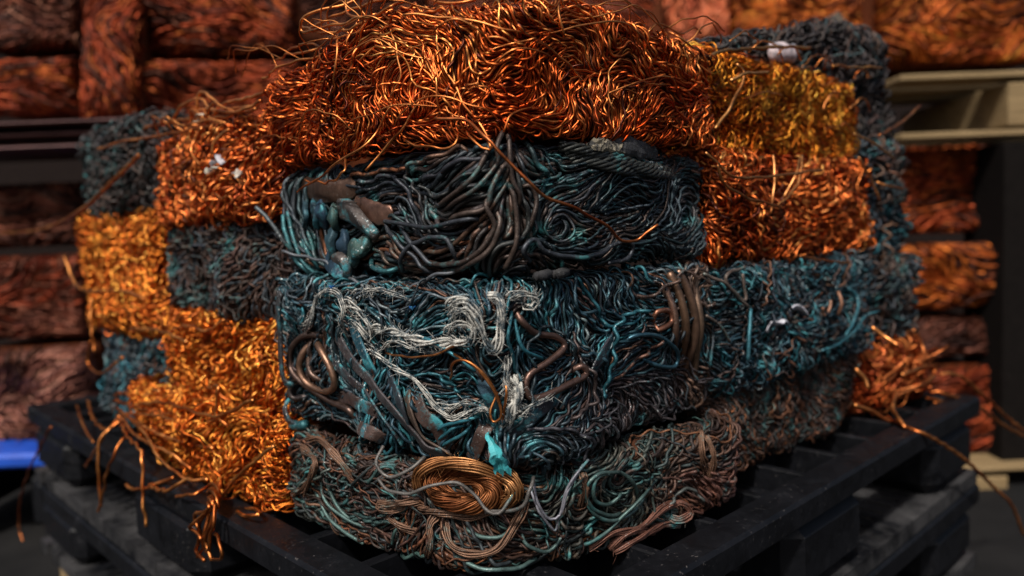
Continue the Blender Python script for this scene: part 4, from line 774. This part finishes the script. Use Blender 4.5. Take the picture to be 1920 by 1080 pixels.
def rear_bale(px0, py0, px1, py1, D, label, pal, seed, base=0.0, r=.0045, depth=.7, mat=None, bulge=.055, amp=1.6, group='bales stacked in the rows behind', name='rear_wire_bale'):
    p = at_depth(px0, py1, D * U); q = at_depth(px1, py0, D * U)
    y = (p[1] + q[1]) / 2 / U; x0, x1 = p[0] / U, q[0] / U; z0, z1 = (p[2] - ZC) / U, (q[2] - ZC) / U
    root = thing(name, label, 'wire bale', ((x0 + x1) / 2 * U, (y + depth / 2) * U, z0 * U + ZC), group)
    ch = Flat(x0, x1, z0, z1, y, .06, seed, bulge); mb = MB()
    xf = lambda c: np.asarray(c) * U + np.array([0, 0, ZC])
    mb.box((x0 + .03, y + .09, z0 + .015), (x1 - .03, y + depth, z1 - .015), mat=1, xf=xf, bevel=.03)
    u, v = np.meshgrid(np.linspace(x0, x1, 24), np.linspace(z0, z1, 16), indexing='ij'); P, _ = ch(u, v, -.03 + 0 * u); mb.sheet(P, (1, 1, 1), 1)
    for k, (sp_, lift, ex) in enumerate(((1.0, -1.0, .1), (1.5, .2, .35), (3.0, 1.2, .7))):
        A = field(ch.dom, base, ((.35 * amp, 2, 5), (.28 * amp, 6, 12)), seed=seed * 5, res=.012, extra=(ex * amp * .6, seed + k))
        ln = pack(A, *ch.dom, r * 2 * sp_, r * 1.8, .2, 1.2, seed + 7 * k)
        lay(mb, ch, ln, r, lift * 2 * r, .8 * r, pal, seed + k, 5)
    mb.build('wire_mass', [mat or M_BGC, M_CORE_COPPER], root, kind='stuff'); return root
DL, DR, DT = 3.3, 3.4, 4.3
rear_bale(-60, -40, 147, 98, DL, 'grey-brown bale at the top left corner of the rows behind', BGB, 601)
rear_bale(-60, 104, 145, 216, DL, 'dark reddish bale resting on the steel beam at the far left', BG, 602)
rear_bale(150, -40, 252, 232, DL - .1, 'narrow red bale standing upright between the stacks on the left', BG, 603, base=1.5)
rear_bale(257, -40, 548, 102, DL, 'dark red bale with level strands, upper of the two left of the crowning bale', BG, 604)
rear_bale(257, 107, 552, 300, DL, 'dark red bale with level strands directly above the far left dark bale', BG, 605)
rear_bale(540, -60, 800, 200, DT, 'dim brown bale behind the loops of the crowning copper bale', BGB, 606)
rear_bale(805, -60, 1252, 200, DT, 'brown bale behind the right shoulder of the crowning copper bale', [BG[0], BGB[0], BGB[1]], 607)
rear_bale(1256, -60, 1376, 200, DR + .3, 'bright salmon copper bale standing upright behind the crowning bale', [((.85, .25, .11), 3), ((.7, .17, .07), 2), ((.9, .34, .17), 1)], 608, base=1.5)
rear_bale(1382, -60, 1642, 200, DR + .2, 'glowing orange bale behind the wooden wedge', BGO, 609)
rear_bale(1648, -60, 1990, 124, DR, 'orange bale lying on the wooden pallet at the upper right', BGO, 610)
rear_bale(1700, 266, 1893, 440, DR, 'rusty orange bale directly under the wooden pallet at right', [BG[0], BGO[1], BG[3]], 611)
rear_bale(1700, 452, 1893, 585, DR, 'orange bale second below the wooden pallet at right', BGO[:2] + [BG[3]], 612)
rear_bale(1700, 592, 1893, 676, DR, 'flat dark bale third below the wooden pallet at right', [BGB[1], BGB[3], BG[3]], 613)
rear_bale(1700, 684, 1893, 868, DR, 'dark orange bale lowest of the stack at right', [BG[0], BG[1], BG[3]], 614)
rear_bale(-80, 338, 150, 468, DL, 'pale brown bale just under the gap below the steel beam', BGB, 615)
rear_bale(-80, 475, 160, 640, DL, 'brown bale in the middle of the lower left stack', [BGB[0], BGB[1], BG[1]], 616)
rear_bale(-80, 646, 170, 842, DL - .05, 'pinkish brown bale lowest in the left stack above the blue pallet', [((.45, .2, .14), 3), ((.33, .13, .09), 3), ((.15, .07, .05), 1)], 617, base=.6)
def pbox(px0, py0, px1, py1, D, depth):
    p = at_depth(px0, py1, D * U); q = at_depth(px1, py0, D * U); y = (p[1] + q[1]) / 2; return (p[0], y, p[2]), (q[0], y + depth * U, q[2])
mm, t_, bs = nodes('rusty_steel'); n_ = noise_tex(t_, 14, 6, .65, N(t_, 'ShaderNodeTexCoord').outputs['Object']); rr_ = ramp(t_, n_.outputs[0], [(.3, (.07, .035, .035)), (.7, (.17, .085, .08))]); t_.links.new(rr_.outputs[0], bs.inputs[0]); bs.inputs['Roughness'].default_value = .6
M_STEEL = mm
be = thing('steel_beam', 'purplish brown steel beam carrying the upper left bales', 'beam', (*pbox(-300, 222, 262, 285, DL - .25, .5)[0],))
for lo, hi, nm in ((222, 240, 'flange'), (240.5, 268, 'web'), (268.5, 285, 'flange')):
    mb = MB(); e = .0 if nm == 'flange' else .06; l, h = pbox(-300, lo, 262, hi, DL - .25 + e, .5); mb.box(l, h, bevel=.004); mb.build(nm, M_STEEL, be, smooth=False)
wp = thing('wooden_pallet', 'pale wooden pallet under the orange bale at the upper right', 'pallet', pbox(1700, 120, 2050, 262, DR - .15, 1)[0], 'wooden pallets at the right')
for a, nm in (((1690, 126, 2050, 152), 'deck_board'), ((1690, 236, 2050, 262), 'bottom_board'), ((1893, 153, 1955, 235.5), 'block')):
    for q in ((0, .9),) if nm == 'block' else ((0, .16), (.3, .14), (.6, .16)):
        mb = MB(); l, h = pbox(*a, DR - .15 + (.02 if nm == 'block' else 0), q[1]); l = np.array(l) + (0, q[0] * U, 0); h = np.array(h) + (0, q[0] * U, 0); mb.box(l, h, bevel=.003); mb.build(nm, M_WOOD, wp, smooth=False)
mb = MB(); mb.box(*pbox(1896, 266, 1990, 1010, DR - .1, .3), bevel=.004); o = mb.build('steel_post', dark_mat('black_brown_steel', (.006, .0045, .004)), None, smooth=False); o['label'] = 'dark upright post at the right edge under the wooden pallet'; o['category'] = 'post'  # post in a very dark brown base colour
wp = thing('wooden_pallet', 'wooden pallet near the ground under the right stack', 'pallet', pbox(1700, 872, 1960, 960, DR - .15, 1)[0], 'wooden pallets at the right')
for a, nm in (((1690, 874, 1960, 892), 'deck_board'), ((1830, 892.5, 1890, 940), 'block'), ((1690, 940.5, 1960, 960), 'bottom_board')):
    mb = MB(); l, h = pbox(*a, DR - .15 + (.02 if nm == 'block' else 0), .9); mb.box(l, h, bevel=.003); mb.build(nm, M_WOOD, wp, smooth=False)
mm, t_, bs = nodes('blue_plastic'); n_ = noise_tex(t_, 20, 5, .6, N(t_, 'ShaderNodeTexCoord').outputs['Object']); rr_ = ramp(t_, n_.outputs[0], [(.35, (.006, .045, .32)), (.7, (.012, .085, .50))]); t_.links.new(rr_.outputs[0], bs.inputs[0]); bs.inputs['Roughness'].default_value = .45
bp_ = thing('blue_pallet', 'bright blue plastic pallet under the left stack', 'pallet', pbox(-200, 838, 180, 940, DL - .3, 1)[0])
mb = MB(); mb.box(*pbox(-200, 846, 180, 890, DL - .3, 1.0), bevel=.008); mb.build('deck', mm, bp_, smooth=False)
for x in (-180, 60):
    mb = MB(); mb.box(*pbox(x, 890.5, x + 100, 985, DL - .25, .8), bevel=.006); mb.build('leg', M_PLASTIC, bp_, smooth=False)
l, h = pbox(1535, 20, 1600, 62, 2.6, .1); v = np.array([[l[0], l[1], l[2]], [h[0], l[1], l[2] + .004], [l[0] * .45 + h[0] * .55, l[1], h[2]]]); w2 = v + np.array([0, .12, 0])
mb = MB(); mb.V.append(np.vstack([v, w2])); mb.Fq.append(np.array([[0, 1, 2, 2], [3, 5, 4, 4], [0, 3, 4, 1], [1, 4, 5, 2], [2, 5, 3, 0]])); mb.M.append(np.zeros(5, int)); mb.C.append(np.ones((6, 3))); mb.n = 6
o = mb.build('wooden_wedge', wood_mat('dark_wood', (.05, .04, .03), (.14, .11, .08)), None, smooth=False); o['label'] = 'dark wooden wedge on top of the black bale at the far right'; o['category'] = 'wood offcut'
mb = MB(); mb.box((-7, 3.4, 0), (7, 3.6, 3.2)); o = mb.build('wall', dark_mat('shade_dark_wall', (.014, .009, .008)), None, smooth=False); o['label'] = 'added shade-dark backdrop wall behind all the stacked bales'; o['category'] = 'wall'  # backdrop added to close the view; colour kept dark as shade between bales
